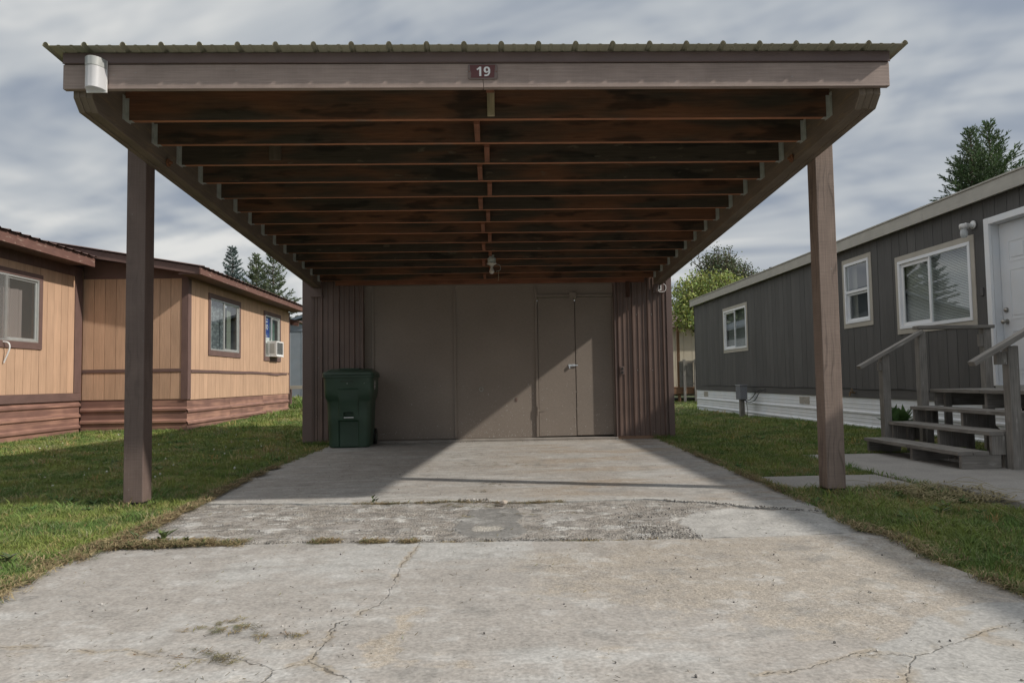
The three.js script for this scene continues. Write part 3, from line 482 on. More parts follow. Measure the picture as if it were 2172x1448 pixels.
// ------------------------------------------------------------------ shed at the back of the carport
const shed = thing('storage_shed', 'brown metal and plywood shed with double doors closing the carport', 'shed');
{
  const F = 10.25, B = 13.2, top = D => yr(D) - 0.012;
  const ribPanel = (x0, x1, majors, step, y0, y1, D) => {
    const pts = [[x0, 0]];
    const rib = (c, h, w) => pts.push([c - w, 0], [c - w * 0.55, h], [c + w * 0.55, h], [c + w, 0]);
    const all = []; for (const m of majors) all.push([m, 0.024, 0.02]); for (let i = 0; i < majors.length - 1; i++) for (const q of [0.34, 0.67]) all.push([mix(majors[i], majors[i + 1], q), 0.009, 0.011]);
    all.filter(a => a[0] > x0 + 0.02 && a[0] < x1 - 0.02).sort((a, b) => a[0] - b[0]).forEach(a => rib(...a)); pts.push([x1, 0]);
    const g = sheet(pts, (t, h, s) => [t, s ? y1 : y0, -(D - h)], 0.0012); return metreUV(g, 1);
  };
  part(shed, 'metal_panel', ribPanel(-2.53, -1.83, [-2.612, -2.40, -2.165, -1.95, -1.72], 0.22, 0.045, 2.30, F), M.shedMetal);
  part(shed, 'metal_panel', ribPanel(1.781, 2.512, [1.58, 1.825, 2.034, 2.256, 2.474], 0.22, 0.045, 2.30, F), M.shedMetal);
  // corner trims
  const trimProf = (x0, x1, D0, D1) => box(x0, x1, -0.05, top(D0) - 0.02, D0, D1, 1, 0.003);
  part(shed, 'corner_trim', trimProf(-2.668, -2.532, 10.226, 10.34), M.shedTrim); part(shed, 'corner_trim', trimProf(2.514, 2.596, 10.226, 10.34), M.shedTrim);
  part(shed, 'corner_trim', box(-2.534, -2.51, 0.0, 2.3, 10.232, 10.251, 1), M.shedMetal);
  part(shed, 'jamb_trim', box(-1.829, -1.815, 0.03, 2.235, 10.236, 10.335, 1), M.shedMetal); part(shed, 'jamb_trim', box(1.762, 1.780, 0.03, 2.235, 10.222, 10.335, 1), M.shedTrim);
  // side, rear and inner shell
  part(shed, 'side_wall', sidePrism([[10.341, -0.05], [B, -0.05], [B, top(B) - 0.02], [10.341, top(10.341) - 0.02]], -2.655, -2.63), M.shedMetal);
  part(shed, 'side_wall', sidePrism([[10.341, -0.05], [B, -0.05], [B, top(B) - 0.02], [10.341, top(10.341) - 0.02]], 2.56, 2.585), M.shedMetal);
  part(shed, 'rear_wall', box(-2.629, 2.559, -0.05, top(B) - 0.03, B - 0.03, B), M.shedMetal);
  part(shed, 'wall_backing', box(-2.62, -1.83, 0.0, 2.32, 10.26, 10.33), M.backing); part(shed, 'wall_backing', box(1.782, 2.50, 0.0, 2.32, 10.26, 10.33), M.backing);
  part(shed, 'lintel', box(-1.829, 1.78, 2.236, 2.36, 10.252, 10.36, 0), M.ply);
  part(shed, 'threshold', box(-1.83, 1.78, -0.05, 0.034, 10.215, 10.40, 0, 0.008), std({ map: mottle([0.33, 0.30, 0.27], 0.3, 330, 0.15, [1.5, 1.5]), bumpMap: grit, bumpScale: 0.006, roughness: 1 }));
  // plywood panels, battens and doors in the opening
  const P = 10.34;
  part(shed, 'plywood_panel', box(-1.813, -1.682, 0.04, 2.234, P, P + 0.02, 1), M.ply);
  part(shed, 'plywood_panel', box(-1.679, -0.526, 0.04, 2.234, P + 0.001, P + 0.02, 1), M.ply);
  part(shed, 'plywood_panel', box(-0.522, 0.64, 0.04, 2.234, P, P + 0.02, 1), M.ply);
  part(shed, 'plywood_panel', box(0.643, 1.762, 2.085, 2.234, P - 0.004, P + 0.02, 1), M.ply);
  part(shed, 'batten', box(-1.706, -1.676, 0.05, 2.16, P - 0.018, P - 0.001, 1, 0.003), M.ply);
  part(shed, 'batten', box(-0.541, -0.507, 0.05, 2.17, P - 0.018, P - 0.001, 1, 0.003), M.ply);
  part(shed, 'door_frame', box(0.628, 0.664, 0.045, 2.17, P - 0.022, P - 0.001, 1, 0.003), M.ply);
  part(shed, 'door_frame', box(0.665, 1.755, 2.045, 2.083, P - 0.020, P - 0.005, 0, 0.003), M.ply);
  part(shed, 'door_frame', box(1.742, 1.761, 0.045, 2.04, P - 0.012, P + 0.015, 1), M.ply);
  part(shed, 'door_stop', box(1.13, 1.235, 2.03, 2.115, P - 0.04, P - 0.0205, 0, 0.003), M.ply);
  const d1 = part(shed, 'door', box(0.670, 1.203, 0.052, 2.038, P - 0.010, P + 0.012, 1, 0.003), M.ply), d2 = part(shed, 'door', box(1.211, 1.738, 0.058, 2.040, P - 0.014, P + 0.010, 1, 0.003), M.ply);
  d1.userData.label = 'left plywood door leaf with hasp'; 
  const hinge = (x, y, s) => mergeGeometries([box(x - 0.004, x + 0.012, y - 0.06, y + 0.06, P - 0.034, P - 0.0225), frontPrism([[x + s * 0.012, y - 0.02], [x + s * 0.11, y - 0.006], [x + s * 0.11, y + 0.006], [x + s * 0.012, y + 0.02]].sort(() => 0), P - 0.0175, P - 0.0145)].map(g => { const q = g.index ? g.toNonIndexed() : g; if (!q.attributes.uv) metreUV(q); return q; }));
  for (const y of [0.42, 1.80]) part(d1, 'hinge', hinge(0.648, y, 1), M.ply); for (const y of [0.42, 1.80]) part(d2, 'hinge', hinge(1.752, y, -1), M.ply);
  part(d1, 'hasp', mergeGeometries([box(1.10, 1.20, 1.045, 1.072, P - 0.016, P - 0.0105), box(1.112, 1.235, 1.052, 1.066, P - 0.03, P - 0.02), box(1.108, 1.124, 1.015, 1.06, P - 0.034, P - 0.0165), box(1.16, 1.168, 1.05, 1.075, P - 0.034, P - 0.0165)]), std({ color: rgb(0.7, 0.72, 0.74), roughness: 0.28, metalness: 0.8 }));
  const ring = new THREE.TorusGeometry(0.026, 0.004, 8, 20); ring.translate(-0.155, 0.735, -(P - 0.008)); part(shed, 'ring_pull', ring, M.galv);
  part(shed, 'old_hasp', mergeGeometries([box(-0.26, -0.23, 0.67, 0.78, P - 0.005, P - 0.0005), box(-0.23, -0.165, 0.712, 0.724, P - 0.006, P - 0.0005)]), M.ply);
  part(shed, 'lock_plate', box(0.33, 0.36, 0.555, 0.605, P - 0.006, P - 0.0005, 1, 0.002), M.shedMetal);
  const ob = part(shed, 'outlet_box', box(1.825, 1.885, 0.915, 1.03, 10.205, 10.2335, 1, 0.004), M.shedTrim); for (const y of [0.945, 0.995]) { const c = new THREE.CylinderGeometry(0.017, 0.017, 0.006, 16); c.rotateX(Math.PI / 2); c.translate(1.855, y, -10.203); part(ob, 'socket', c, M.black); }
  // beam seats
  part(shed, 'beam_seat', mergeGeometries([box(-2.53, -2.39, 2.10, yb(10.2) - 0.004, 10.195, 10.225), box(-2.545, -2.375, 2.075, 2.099, 10.188, 10.225)]), M.shedTrim);
  part(shed, 'beam_seat', mergeGeometries([box(2.33, 2.475, 2.10, yb(10.2) - 0.004, 10.195, 10.225), box(2.32, 2.49, 2.075, 2.099, 10.188, 10.225)]), M.shedTrim);
  part(shed, 'drop_block', box(1.935, 1.985, 2.02, 2.24, 10.18, 10.23, 1), std({ map: woodTex([0.09, 0.045, 0.032], { seed: 335, grain: 0.3 }), roughness: 0.9 }));
  { const ns = []; for (const [x, D] of [[-1.66, 10.338], [-1.10, 10.338], [-0.565, 10.338], [-0.49, 10.337], [0.06, 10.337], [0.60, 10.337], [0.70, 10.327], [1.18, 10.327], [1.235, 10.323], [1.71, 10.323]]) for (let y = 0.12; y < 2.0; y += 0.19) ns.push(new THREE.CylinderGeometry(0.0045, 0.005, 0.004, 6).rotateX(Math.PI / 2).translate(x + 0.008 * Math.sin(y * 31 + x * 7), y + 0.02 * Math.sin(x * 50 + y * 9), -D)); part(shed, 'nail_heads', mergeGeometries(ns), M.shedTrim).userData.kind = 'stuff'; }
  const sc = mulberry(66); for (const y of [0.10, 0.96, 1.77]) for (const x of [2.085, 2.30, 1.90]) { const c = new THREE.CylinderGeometry(0.005, 0.006, 0.005, 6); c.rotateX(Math.PI / 2); c.translate(x, y + sc() * 0.02, -10.2465); part(shed, 'screw', c, M.galv); }
}
{
  const c = thing('cable_coil', 'white cable clipped in a loop under the beam end on the shed', 'cable', [2.425, 2.14, -10.17]);
  c.scale.setScalar(0.72);
  part(c, 'cable', new THREE.TubeGeometry(new THREE.CatmullRomCurve3([[-0.05, 0.02, 0.02], [-0.055, -0.05, 0.025], [-0.01, -0.085, 0.03], [0.07, -0.07, 0.03], [0.10, -0.02, 0.025], [0.095, 0.05, 0.015], [0.06, 0.08, 0.0]].map(p => new THREE.Vector3(...p))), 40, 0.0055, 8), M.white);
  part(c, 'connector', new RoundedBoxGeometry(0.06, 0.11, 0.035, 2, 0.012).translate(-0.02, 0.0, 0.01), M.white); part(c, 'latch', new RoundedBoxGeometry(0.03, 0.07, 0.012, 1, 0.004).translate(-0.02, 0.01, 0.033), M.black);
}
// dirt specks splashed on the shed front
{
  const r = mulberry(71), N = 620, g = new THREE.CircleGeometry(1, 6), im = new THREE.InstancedMesh(g, std({ color: rgb(0.45, 0.42, 0.38), roughness: 1 }), N), m = new THREE.Matrix4();
  for (let i = 0; i < N; i++) { const y = 0.06 + Math.pow(r(), 2.2) * 0.75, x = r() < 0.55 ? mix(-0.45, 0.6, r()) : r() < 0.6 ? mix(0.7, 1.73, r()) : mix(-1.65, -0.55, r()), s = 0.002 + 0.0075 * r() * r(); m.makeScale(s, s * (0.6 + r()), 1); const D = x < 0.64 ? 10.3385 : x < 1.205 ? 10.3285 : 10.3245; m.setPosition(x, y, -D); im.setMatrixAt(i, m); }
  im.name = 'dirt_specks'; im.userData = { kind: 'stuff', label: 'pale dirt specks splashed low on the shed doors', category: 'dirt' }; scene.add(im);
}

// ------------------------------------------------------------------ wheeled bin
{
  const bin = thing('wheelie_bin', 'dark green wheeled rubbish bin in front of the shed corner', 'bin', [-1.905, 0.002, -9.87]);
  bin.rotation.y = 0.03;
  // section: half width w, front f, back b (z, towards viewer +), corner r; centre column offset n1, slot n2
  const sec = (y, w, f, b, r, n1 = 0, n2 = 0) => {
    const P = []; const arc = (cx, cz, a0) => { for (let i = 0; i <= 5; i++) { const a = a0 + i / 5 * Math.PI / 2; P.push([cx + r * Math.cos(a), y, cz + r * Math.sin(a)]); } };
    arc(w - r, f - r, 0);      // right front corner (x+, z+)
    for (const [x, k] of [[0.135, 0], [0.12, 1], [0.066, 1], [0.062, 2], [-0.062, 2], [-0.066, 1], [-0.12, 1], [-0.135, 0]]) P.push([x, y, f + (k >= 1 ? n1 : 0) + (k === 2 ? n2 : 0)]);
    arc(-w + r, f - r, Math.PI / 2); arc(-w + r, b + r, Math.PI); arc(w - r, b + r, Math.PI * 1.5); return P;
  };
  const loft = (S) => {
    const n = S[0].length, pos = []; const tri = (a, b, c) => pos.push(...a, ...b, ...c);
    for (let k = 0; k < S.length - 1; k++) for (let i = 0; i < n; i++) { const a = S[k][i], b = S[k][(i + 1) % n], c = S[k + 1][(i + 1) % n], d = S[k + 1][i]; tri(a, c, b); tri(a, d, c); }
    for (const [s, up] of [[S[0], 0], [S[S.length - 1], 1]]) { const cx = [0, s[0][1], (s[0][2] + s[20][2]) / 2]; const q = s.reduce((t, p) => [t[0] + p[0] / n, s[0][1], t[2] + p[2] / n], cx.map(() => 0)); for (let i = 0; i < n; i++) { const a = s[i], b = s[(i + 1) % n]; up ? tri(q, b, a) : tri(q, a, b); } }
    const g = new THREE.BufferGeometry(); g.setAttribute('position', new THREE.Float32BufferAttribute(pos, 3)); g.computeVertexNormals(); const o = toCreasedNormals(g, 0.5); return metreUV(o, 1);
  };
  const body = loft([sec(0.004, 0.255, 0.245, -0.20, 0.06, -0.012), sec(0.02, 0.268, 0.258, -0.21, 0.07, -0.014), sec(0.30, 0.282, 0.270, -0.24, 0.08, -0.028), sec(0.345, 0.284, 0.272, -0.245, 0.08, -0.026), sec(0.365, 0.285, 0.273, -0.247, 0.08, 0.004), sec(0.388, 0.286, 0.274, -0.25, 0.08, 0.006), sec(0.392, 0.286, 0.274, -0.25, 0.08, 0.006, -0.05), sec(0.462, 0.288, 0.276, -0.255, 0.08, 0.012, -0.05), sec(0.470, 0.288, 0.276, -0.255, 0.08, 0.012), sec(0.60, 0.292, 0.280, -0.262, 0.08, 0.022), sec(0.625, 0.296, 0.283, -0.264, 0.075, 0.022), sec(0.66, 0.312, 0.297, -0.268, 0.07, 0.010), sec(0.70, 0.318, 0.306, -0.27, 0.065, 0.002), sec(0.765, 0.322, 0.309, -0.272, 0.06, 0.001), sec(0.772, 0.3222, 0.3095, -0.272, 0.06, 0.009), sec(0.785, 0.3225, 0.310, -0.273, 0.06, 0.0), sec(0.93, 0.328, 0.318, -0.28, 0.06)]);
  part(bin, 'body', body, M.greenPlastic);
  const rim = loft([sec(0.925, 0.340, 0.330, -0.29, 0.055), sec(0.93, 0.344, 0.334, -0.294, 0.055), sec(0.952, 0.344, 0.334, -0.294, 0.055), sec(0.956, 0.340, 0.330, -0.29, 0.055)]); part(bin, 'rim', rim, M.greenPlastic);
  const lid = loft([sec(0.9575, 0.336, 0.336, -0.30, 0.055), sec(0.962, 0.339, 0.340, -0.30, 0.055), sec(0.992, 0.336, 0.336, -0.30, 0.055), sec(0.999, 0.327, 0.326, -0.295, 0.055), sec(1.012, 0.30, 0.29, -0.28, 0.05), sec(1.040, 0.27, 0.15, -0.26, 0.05), sec(1.045, 0.24, 0.08, -0.22, 0.05)]); const lm = part(bin, 'lid', lid, M.greenLid);
  part(lm, 'lid_ridge', box(-0.13, 0.13, 1.03, 1.052, -0.20, 0.24, 0, 0.01), M.greenLid);
  part(bin, 'hinge_rod', new THREE.CylinderGeometry(0.012, 0.012, 0.56, 12).rotateZ(Math.PI / 2).translate(0, 0.985, -0.325), M.black);
  part(bin, 'handle', mergeGeometries([new THREE.CylinderGeometry(0.013, 0.013, 0.5, 10).rotateZ(Math.PI / 2).translate(0, 0.955, -0.345).toNonIndexed(), ...[-0.24, 0.24].map(x => new THREE.BoxGeometry(0.03, 0.05, 0.08).translate(x, 0.955, -0.31).toNonIndexed())]), M.greenLid);
  const cb = new THREE.CylinderGeometry(0.009, 0.009, 0.126, 12).rotateZ(Math.PI / 2).translate(0, 0.398, 0.272); part(bin, 'catch_bar', cb, std({ color: rgb(0.78, 0.8, 0.8), roughness: 0.35, metalness: 0.5 }));
  for (const s of [-1, 1]) { const w = part(bin, 'wheel', new THREE.CylinderGeometry(0.11, 0.11, 0.05, 24).rotateZ(Math.PI / 2), M.black, [s * 0.27, 0.109, -0.245]); part(w, 'hub', new THREE.CylinderGeometry(0.05, 0.05, 0.056, 16).rotateZ(Math.PI / 2), M.greenLid); }
  part(bin, 'axle', new THREE.CylinderGeometry(0.011, 0.011, 0.54, 10).rotateZ(Math.PI / 2).translate(0, 0.109, -0.245), M.galv);
  // sticker with a dark peak, on the right side
  const arch = new THREE.Shape(); arch.moveTo(-0.075, -0.07); arch.lineTo(0.075, -0.06); arch.lineTo(0.075, 0.0); arch.quadraticCurveTo(0.06, 0.075, 0, 0.085); arch.quadraticCurveTo(-0.06, 0.075, -0.075, 0.0); arch.closePath();
  const st = part(bin, 'sticker', new THREE.ExtrudeGeometry(arch, { depth: 0.0008, bevelEnabled: false }).scale(0.55, 0.8, 1).rotateY(Math.PI / 2).rotateZ(-0.03), M.white, [0.3255, 0.815, 0.13]);
  const peak = new THREE.Shape([[-0.06, -0.01], [0.0, 0.06], [0.06, -0.01], [0.035, -0.012], [0.0, 0.03], [-0.03, -0.012]].map(p => new THREE.Vector2(...p))); part(st, 'peak_print', new THREE.ExtrudeGeometry(peak, { depth: 0.0006, bevelEnabled: false }).scale(0.55, 0.8, 1).rotateY(Math.PI / 2).translate(0.0009, 0.006, 0), M.black);
  part(st, 'text_print', mergeGeometries([-0.015, 0, 0.015].map(z => new THREE.BoxGeometry(0.0006, 0.018, 0.008).translate(0.0012, -0.035, z))), M.black);
  const cv = document.createElement('canvas'); cv.width = 256; cv.height = 32; const cx = cv.getContext('2d'); cx.fillStyle = '#253528'; cx.fillRect(0, 0, 256, 32); cx.fillStyle = '#45523f'; cx.font = '26px sans-serif'; cx.textAlign = 'center'; cx.fillText('V00D000026', 128, 26);
  const ct = new THREE.CanvasTexture(cv); ct.colorSpace = THREE.SRGBColorSpace; part(bin, 'serial_number', new THREE.BoxGeometry(0.17, 0.02, 0.0012).translate(-0.015, 0.875, 0.3157), std({ map: ct, roughness: 0.5 }));
  part(bin, 'stud', new THREE.CylinderGeometry(0.007, 0.007, 0.004, 8).rotateX(Math.PI / 2).translate(-0.012, 0.848, 0.3155), M.galv); part(bin, 'stud', new THREE.CylinderGeometry(0.004, 0.004, 0.004, 8).rotateX(Math.PI / 2).translate(0.21, 0.848, 0.3155), M.galv);
}

// ------------------------------------------------------------------ walls of grooved siding boards around openings
// axis 'x': wall in a plane of constant x (facing s = +1 or -1), running along D; axis 'd': wall facing the viewer at constant D, running along x
function sidingWall(parent, { axis, at, s = 1, from, to, y0, y1, pitch, mats, holes = [], name = 'siding_board', gap = 0.007, depth = 0.014, yTop = null }) {
  const r = mulberry(Math.round(at * 100) + Math.round(from * 10) + 999), n = Math.round((to - from) / pitch), p = (to - from) / n;
  const top = t => yTop ? yTop(t) : y1;
  for (let i = 0; i < n; i++) {
    const a = from + i * p + gap / 2, b = from + (i + 1) * p - gap / 2;
    // vertical pieces left after the openings; an opening may take only part of the board's width
    const cuts = [a, b]; for (const h of holes) for (const e of [h[0], h[1]]) if (e > a + 0.004 && e < b - 0.004) cuts.push(e);
    cuts.sort((p, q) => p - q);
    for (let c = 0; c < cuts.length - 1; c++) {
      const u0 = cuts[c], u1 = cuts[c + 1], m = (u0 + u1) / 2;
      let spans = [[y0, Math.min(top(u0), top(u1))]];
      for (const h of holes) if (m > h[0] && m < h[1]) spans = spans.flatMap(([q0, q1]) => [[q0, Math.min(q1, h[2])], [Math.max(q0, h[3]), q1]]).filter(q => q[1] - q[0] > 0.02);
      for (const [q0, q1] of spans) {
        const o = depth * (0.9 + 0.2 * r()), g = axis === 'x' ? box(at, at + s * o, q0, q1, u0, u1, 1) : box(u0, u1, q0, q1, at - o, at, 1);
        part(parent, name, g, mats[Math.floor(r() * mats.length)]);
      }
    }
  }
}
// the sheet behind the boards, with the same openings
function wallSheet(parent, { axis, at, s = 1, from, to, y0, y1, holes = [], t = 0.09, mat }) {
  const sh = new THREE.Shape([[from, y0], [to, y0], [to, y1], [from, y1]].map(p => new THREE.Vector2(...p)));
  for (const h of holes) sh.holes.push(new THREE.Path([[h[0], h[2]], [h[0], h[3]], [h[1], h[3]], [h[1], h[2]]].map(p => new THREE.Vector2(...p))));
  const g = new THREE.ExtrudeGeometry(sh, { depth: t, bevelEnabled: false });
  if (axis === 'x') g.applyMatrix4(new THREE.Matrix4().set(0, 0, 1, s > 0 ? at - t : at, 0, 1, 0, 0, -1, 0, 0, 0, 0, 0, 0, 1)); else g.translate(0, 0, -(at + t));
  part(parent, 'wall', g, mat);
}
// horizontal ribbed skirting on x = at from D0 to D1 (or on D = at from x0 to x1)
function skirting(parent, { axis, at, s = 1, from, to, y0, y1, ribs, mat, name = 'skirting', pieces = 1 }) {
  for (let q = 0; q < pieces; q++) {
    const a = mix(from, to, q / pieces) , b = mix(from, to, (q + 1) / pieces) + (q < pieces - 1 ? 0.02 : 0), off = q * 0.0025;
    const pts = [[y0, 0]]; for (const [c, h, w] of ribs) pts.push([c - w, 0], [c - w * 0.4, h], [c + w * 0.4, h], [c + w, 0]); pts.push([y1, 0]);
    const g = sheet(pts, (t, h, e) => { const u = e ? b : a; return axis === 'x' ? [at + s * (h + off), t, -u] : [u, t, -(at - h - off)]; }, 0.001);
    metreUV(g, axis === 'x' ? 2 : 0, [uvr() * 2, uvr() * 2]); part(parent, name, g, mat);
  }
}
// a window in a wall of constant x: trim boards, frame, sashes and panes. b = [D0, D1, y0, y1] of the frame
function windowX(parent, at, s, b, o) {
  const [d0, d1, y0, y1] = b, X = (k) => at + s * k, bx = (k0, k1, a, c, e, f, gr = 1, r = 0) => box(Math.min(X(k0), X(k1)), Math.max(X(k0), X(k1)), a, c, e, f, gr, r);
  const t = o.trim ?? 0.07, win = part(parent, 'window', bx(o.out0 ?? 0.004, o.out ?? 0.034, y1 - o.fw, y1, d0, d1, 2, 0.003), o.frame);
  part(win, 'frame', bx(o.out0 ?? 0.004, o.out ?? 0.034, y0, y0 + o.fw, d0, d1, 2, 0.003), o.frame);
  for (const [e, f] of [[d0, d0 + o.fw], [d1 - o.fw, d1]]) part(win, 'frame', bx(o.out0 ?? 0.004, o.out ?? 0.034, y0 + o.fw, y1 - o.fw, e, f, 1, 0.003), o.frame);
  if (o.trimMat) {
    const tp = o.trimOut ?? 0.026, tb = o.trimBottom ?? t;
    part(win, 'trim', bx(0.0145, tp, y1 + 0.001, y1 + t, d0 - t, d1 + t, 2, 0.002), o.trimMat); part(win, 'trim', bx(0.0145, tp, y0 - tb, y0 - 0.001, d0 - t, d1 + t, 2, 0.002), o.trimMat);
    part(win, 'trim', bx(0.0145, tp, y0, y1, d0 - t, d0 - 0.001, 1, 0.002), o.trimMat); part(win, 'trim', bx(0.0145, tp, y0, y1, d1 + 0.001, d1 + t, 1, 0.002), o.trimMat);
  }
  const i0 = d0 + o.fw, i1 = d1 - o.fw, j0 = y0 + o.fw, j1 = y1 - o.fw, m = o.mull ?? 0.03;
  const pane = (e, f, g, h, k) => part(win, 'pane', bx(k, k + 0.0001, g, h, e, f).toNonIndexed ? new THREE.PlaneGeometry(f - e, h - g).rotateY(s * Math.PI / 2).translate(X(k), (g + h) / 2, -(e + f) / 2) : null, o.glass);
  const sash = (e, f, g, h, k, w) => { part(win, 'sash', bx(k - 0.012, k + 0.01, h - w, h, e, f, 2, 0.002), o.frame); part(win, 'sash', bx(k - 0.012, k + 0.01, g, g + w, e, f, 2, 0.002), o.frame); part(win, 'sash', bx(k - 0.012, k + 0.01, g + w, h - w, e, e + w, 1, 0.002), o.frame); part(win, 'sash', bx(k - 0.012, k + 0.01, g + w, h - w, f - w, f, 1, 0.002), o.frame); pane(e + w, f - w, g + w, h - w, k); };
  if (o.kind === 'hung') { const my = (j0 + j1) / 2 + 0.02; part(win, 'meeting_rail', bx(0.0, 0.026, my - 0.022, my + 0.022, i0, i1, 2, 0.002), o.frame); pane(i0, i1, my + 0.022, j1, 0.012); sash(i0, i1, j0, my - 0.022, -0.016, 0.035); }
  else { const md = mix(i0, i1, o.split ?? 0.5); part(win, 'mullion', bx(0.0, 0.028, j0, j1, md - m / 2, md + m / 2, 1, 0.002), o.frame); pane(i0, md - m / 2, j0, j1, 0.012); sash(md + m / 2, i1, j0, j1, -0.004, o.sw ?? 0.04); }
  return win;
}

// ------------------------------------------------------------------ house on the right: charcoal mobile home
const rightHouse = thing('mobile_home', 'charcoal grey mobile home with white skirting and grey wooden steps', 'house');
{
  const X = 6.05, D0 = -1.0, D1 = 21.15, yb0 = 0.50, yt = 2.965;
  const wins = [[16.82, 18.45, 1.54, 2.54], [11.24, 12.03, 1.715, 2.725], [8.81, 10.42, 1.515, 2.51]], door = [7.48, 8.44, 0.70, 2.64];
  const holes = [...wins.map(w => [w[0], w[1], w[2], w[3]]), [door[0] - 0.021, door[1] + 0.021, door[2] - 0.031, door[3] + 0.021]];
  wallSheet(rightHouse, { axis: 'x', at: X, s: -1, from: D0, to: D1, y0: 0.492, y1: 2.96, holes, t: 0.10, mat: M.backingDark });
  sidingWall(rightHouse, { axis: 'x', at: X, s: -1, from: D0, to: D1, y0: 0.625, y1: yt, pitch: 0.2032, mats: darks, holes });
  part(rightHouse, 'base_board', box(X - 0.016, X - 0.001, 0.485, 0.621, D0, 7.38, 2), darks[1]); part(rightHouse, 'base_board', box(X - 0.016, X - 0.001, 0.485, 0.621, 8.54, D1, 2), darks[1]);
  part(rightHouse, 'corner_board', box(X - 0.022, X - 0.001, 0.485, yt, D1 + 0.001, D1 + 0.03, 1), darks[1]);
  // shell
  part(rightHouse, 'rear_wall', box(10.2, 10.3, -0.2, 2.96, D0, D1), darks[0]); part(rightHouse, 'end_wall', box(X + 0.102, 10.19, -0.2, 2.96, D1 - 0.1, D1), darks[0]); part(rightHouse, 'end_wall', box(X + 0.102, 10.19, -0.2, 2.96, D0, D0 + 0.1), darks[0]);
  part(rightHouse, 'floor', box(X + 0.101, 10.19, 0.5, 0.62, D0 + 0.11, D1 - 0.11), M.interior); part(rightHouse, 'partition', box(X + 0.8, X + 0.84, 0.63, 2.9, D0 + 0.2, D1 - 0.2), M.interior); part(rightHouse, 'ceiling', box(X + 0.101, 10.19, 2.9, 2.95, D0 + 0.11, D1 - 0.11), M.interior);
  // roof: fascia boards with drip edge, low gable
  for (const [a, b] of [[D0 - 0.1, 4.6], [4.602, 9.6], [9.602, 15.4], [15.402, D1 + 0.1]]) part(rightHouse, 'fascia_board', box(X - 0.125, X - 0.10, 2.945, 3.118, a, b, 2, 0.002), M.fasciaGrey);
  part(rightHouse, 'soffit', box(X - 0.099, X - 0.017, 2.967, 2.98, D0, D1), M.fasciaGrey);
  part(rightHouse, 'drip_edge', box(X - 0.14, X - 0.05, 3.120, 3.142, D0 - 0.12, D1 + 0.12, 2, 0.003), M.fasciaGrey);
  const roofP = [[X - 0.13, 3.143], [8.17, 3.36], [10.45, 3.143], [10.45, 3.10], [8.17, 3.30], [X - 0.05, 3.10]].map(p => p); part(rightHouse, 'roof', frontPrism([[X - 0.13, 3.143], [10.45, 3.143], [8.17, 3.36]], D0 - 0.11, D1 + 0.11), std({ map: mottle([0.16, 0.155, 0.15], 0.2, 345, 0.1), roughness: 0.9 }));
  part(rightHouse, 'roof_vent', new THREE.CylinderGeometry(0.05, 0.05, 0.35, 12).translate(6.9, 3.35, -17.4), M.black);
  // white ribbed skirting
  skirting(rightHouse, { axis: 'x', at: X + 0.004, s: -1, from: 8.10, to: D1, y0: -0.2, y1: 0.488, ribs: [[0.02, 0.018, 0.03], [0.24, 0.018, 0.03], [0.10, 0.003, 0.012], [0.16, 0.003, 0.012], [0.32, 0.003, 0.012], [0.39, 0.003, 0.012]].sort((a, b) => a[0] - b[0]), mat: M.whiteMetal, pieces: 4 });
  skirting(rightHouse, { axis: 'x', at: X + 0.004, s: -1, from: D0, to: 6.30, y0: -0.2, y1: 0.488, ribs: [[0.02, 0.018, 0.03], [0.24, 0.018, 0.03]], mat: M.whiteMetal, pieces: 2 });
  for (const [d, w] of [[20.25, 0.40], [13.83, 0.46]]) for (const e of [-1, 1]) {
    const v = part(rightHouse, 'skirting_vent', box(X - 0.012, X + 0.002, 0.315, 0.455, d + e * w / 4 - w / 4.6, d + e * w / 4 + w / 4.6, 2, 0.003), M.beigeTrim);
    for (let k = 0; k < 5; k++) part(v, 'louvre', box(X - 0.016, X - 0.0125, 0.335 + k * 0.023, 0.346 + k * 0.023, d + e * w / 4 - w / 6, d + e * w / 4 + w / 6, 2), M.fasciaGrey);
  }
  // windows
  const W = { frame: M.vinyl, glass: M.glass, trimMat: M.beigeTrim, fw: 0.045, trim: 0.075, out0: -0.03, out: 0.036 };
  windowX(rightHouse, X, -1, wins[0], { ...W, kind: 'slide', split: 0.5 }); windowX(rightHouse, X, -1, wins[1], { ...W, kind: 'hung' }); windowX(rightHouse, X, -1, wins[2], { ...W, kind: 'slide', split: 0.53, sw: 0.05 });
  // blinds behind the wide window, curtains and shades behind the others
  const slat = []; for (let k = 0; k < 46; k++) { const g = new THREE.BoxGeometry(0.022, 0.0012, 1.5); g.rotateZ(0.75); g.translate(X + 0.07, 1.56 + k * 0.0205, -9.615); slat.push(g); }
  part(rightHouse, 'blind', mergeGeometries(slat), std({ color: rgb(0.74, 0.74, 0.72), roughness: 0.6 }));
  const slat2 = []; for (let k = 0; k < 46; k++) { const g = new THREE.BoxGeometry(0.022, 0.0012, 1.5); g.rotateZ(0.75); g.translate(X + 0.07, 1.58 + k * 0.0205, -17.63); slat2.push(g); }
  part(rightHouse, 'blind', mergeGeometries(slat2), std({ color: rgb(0.40, 0.42, 0.40), roughness: 0.6 }));
  part(rightHouse, 'shade_panel', box(X + 0.12, X + 0.13, 1.7, 2.75, 11.9, 12.1), M.beigeTrim);
  // entry door
  const [a, b, y0, y1] = door;
  const dr = part(rightHouse, 'door', box(X + 0.085, X + 0.125, y0 + 0.012, y1 - 0.004, a + 0.004, b - 0.004, 1, 0.003), M.doorWhite);
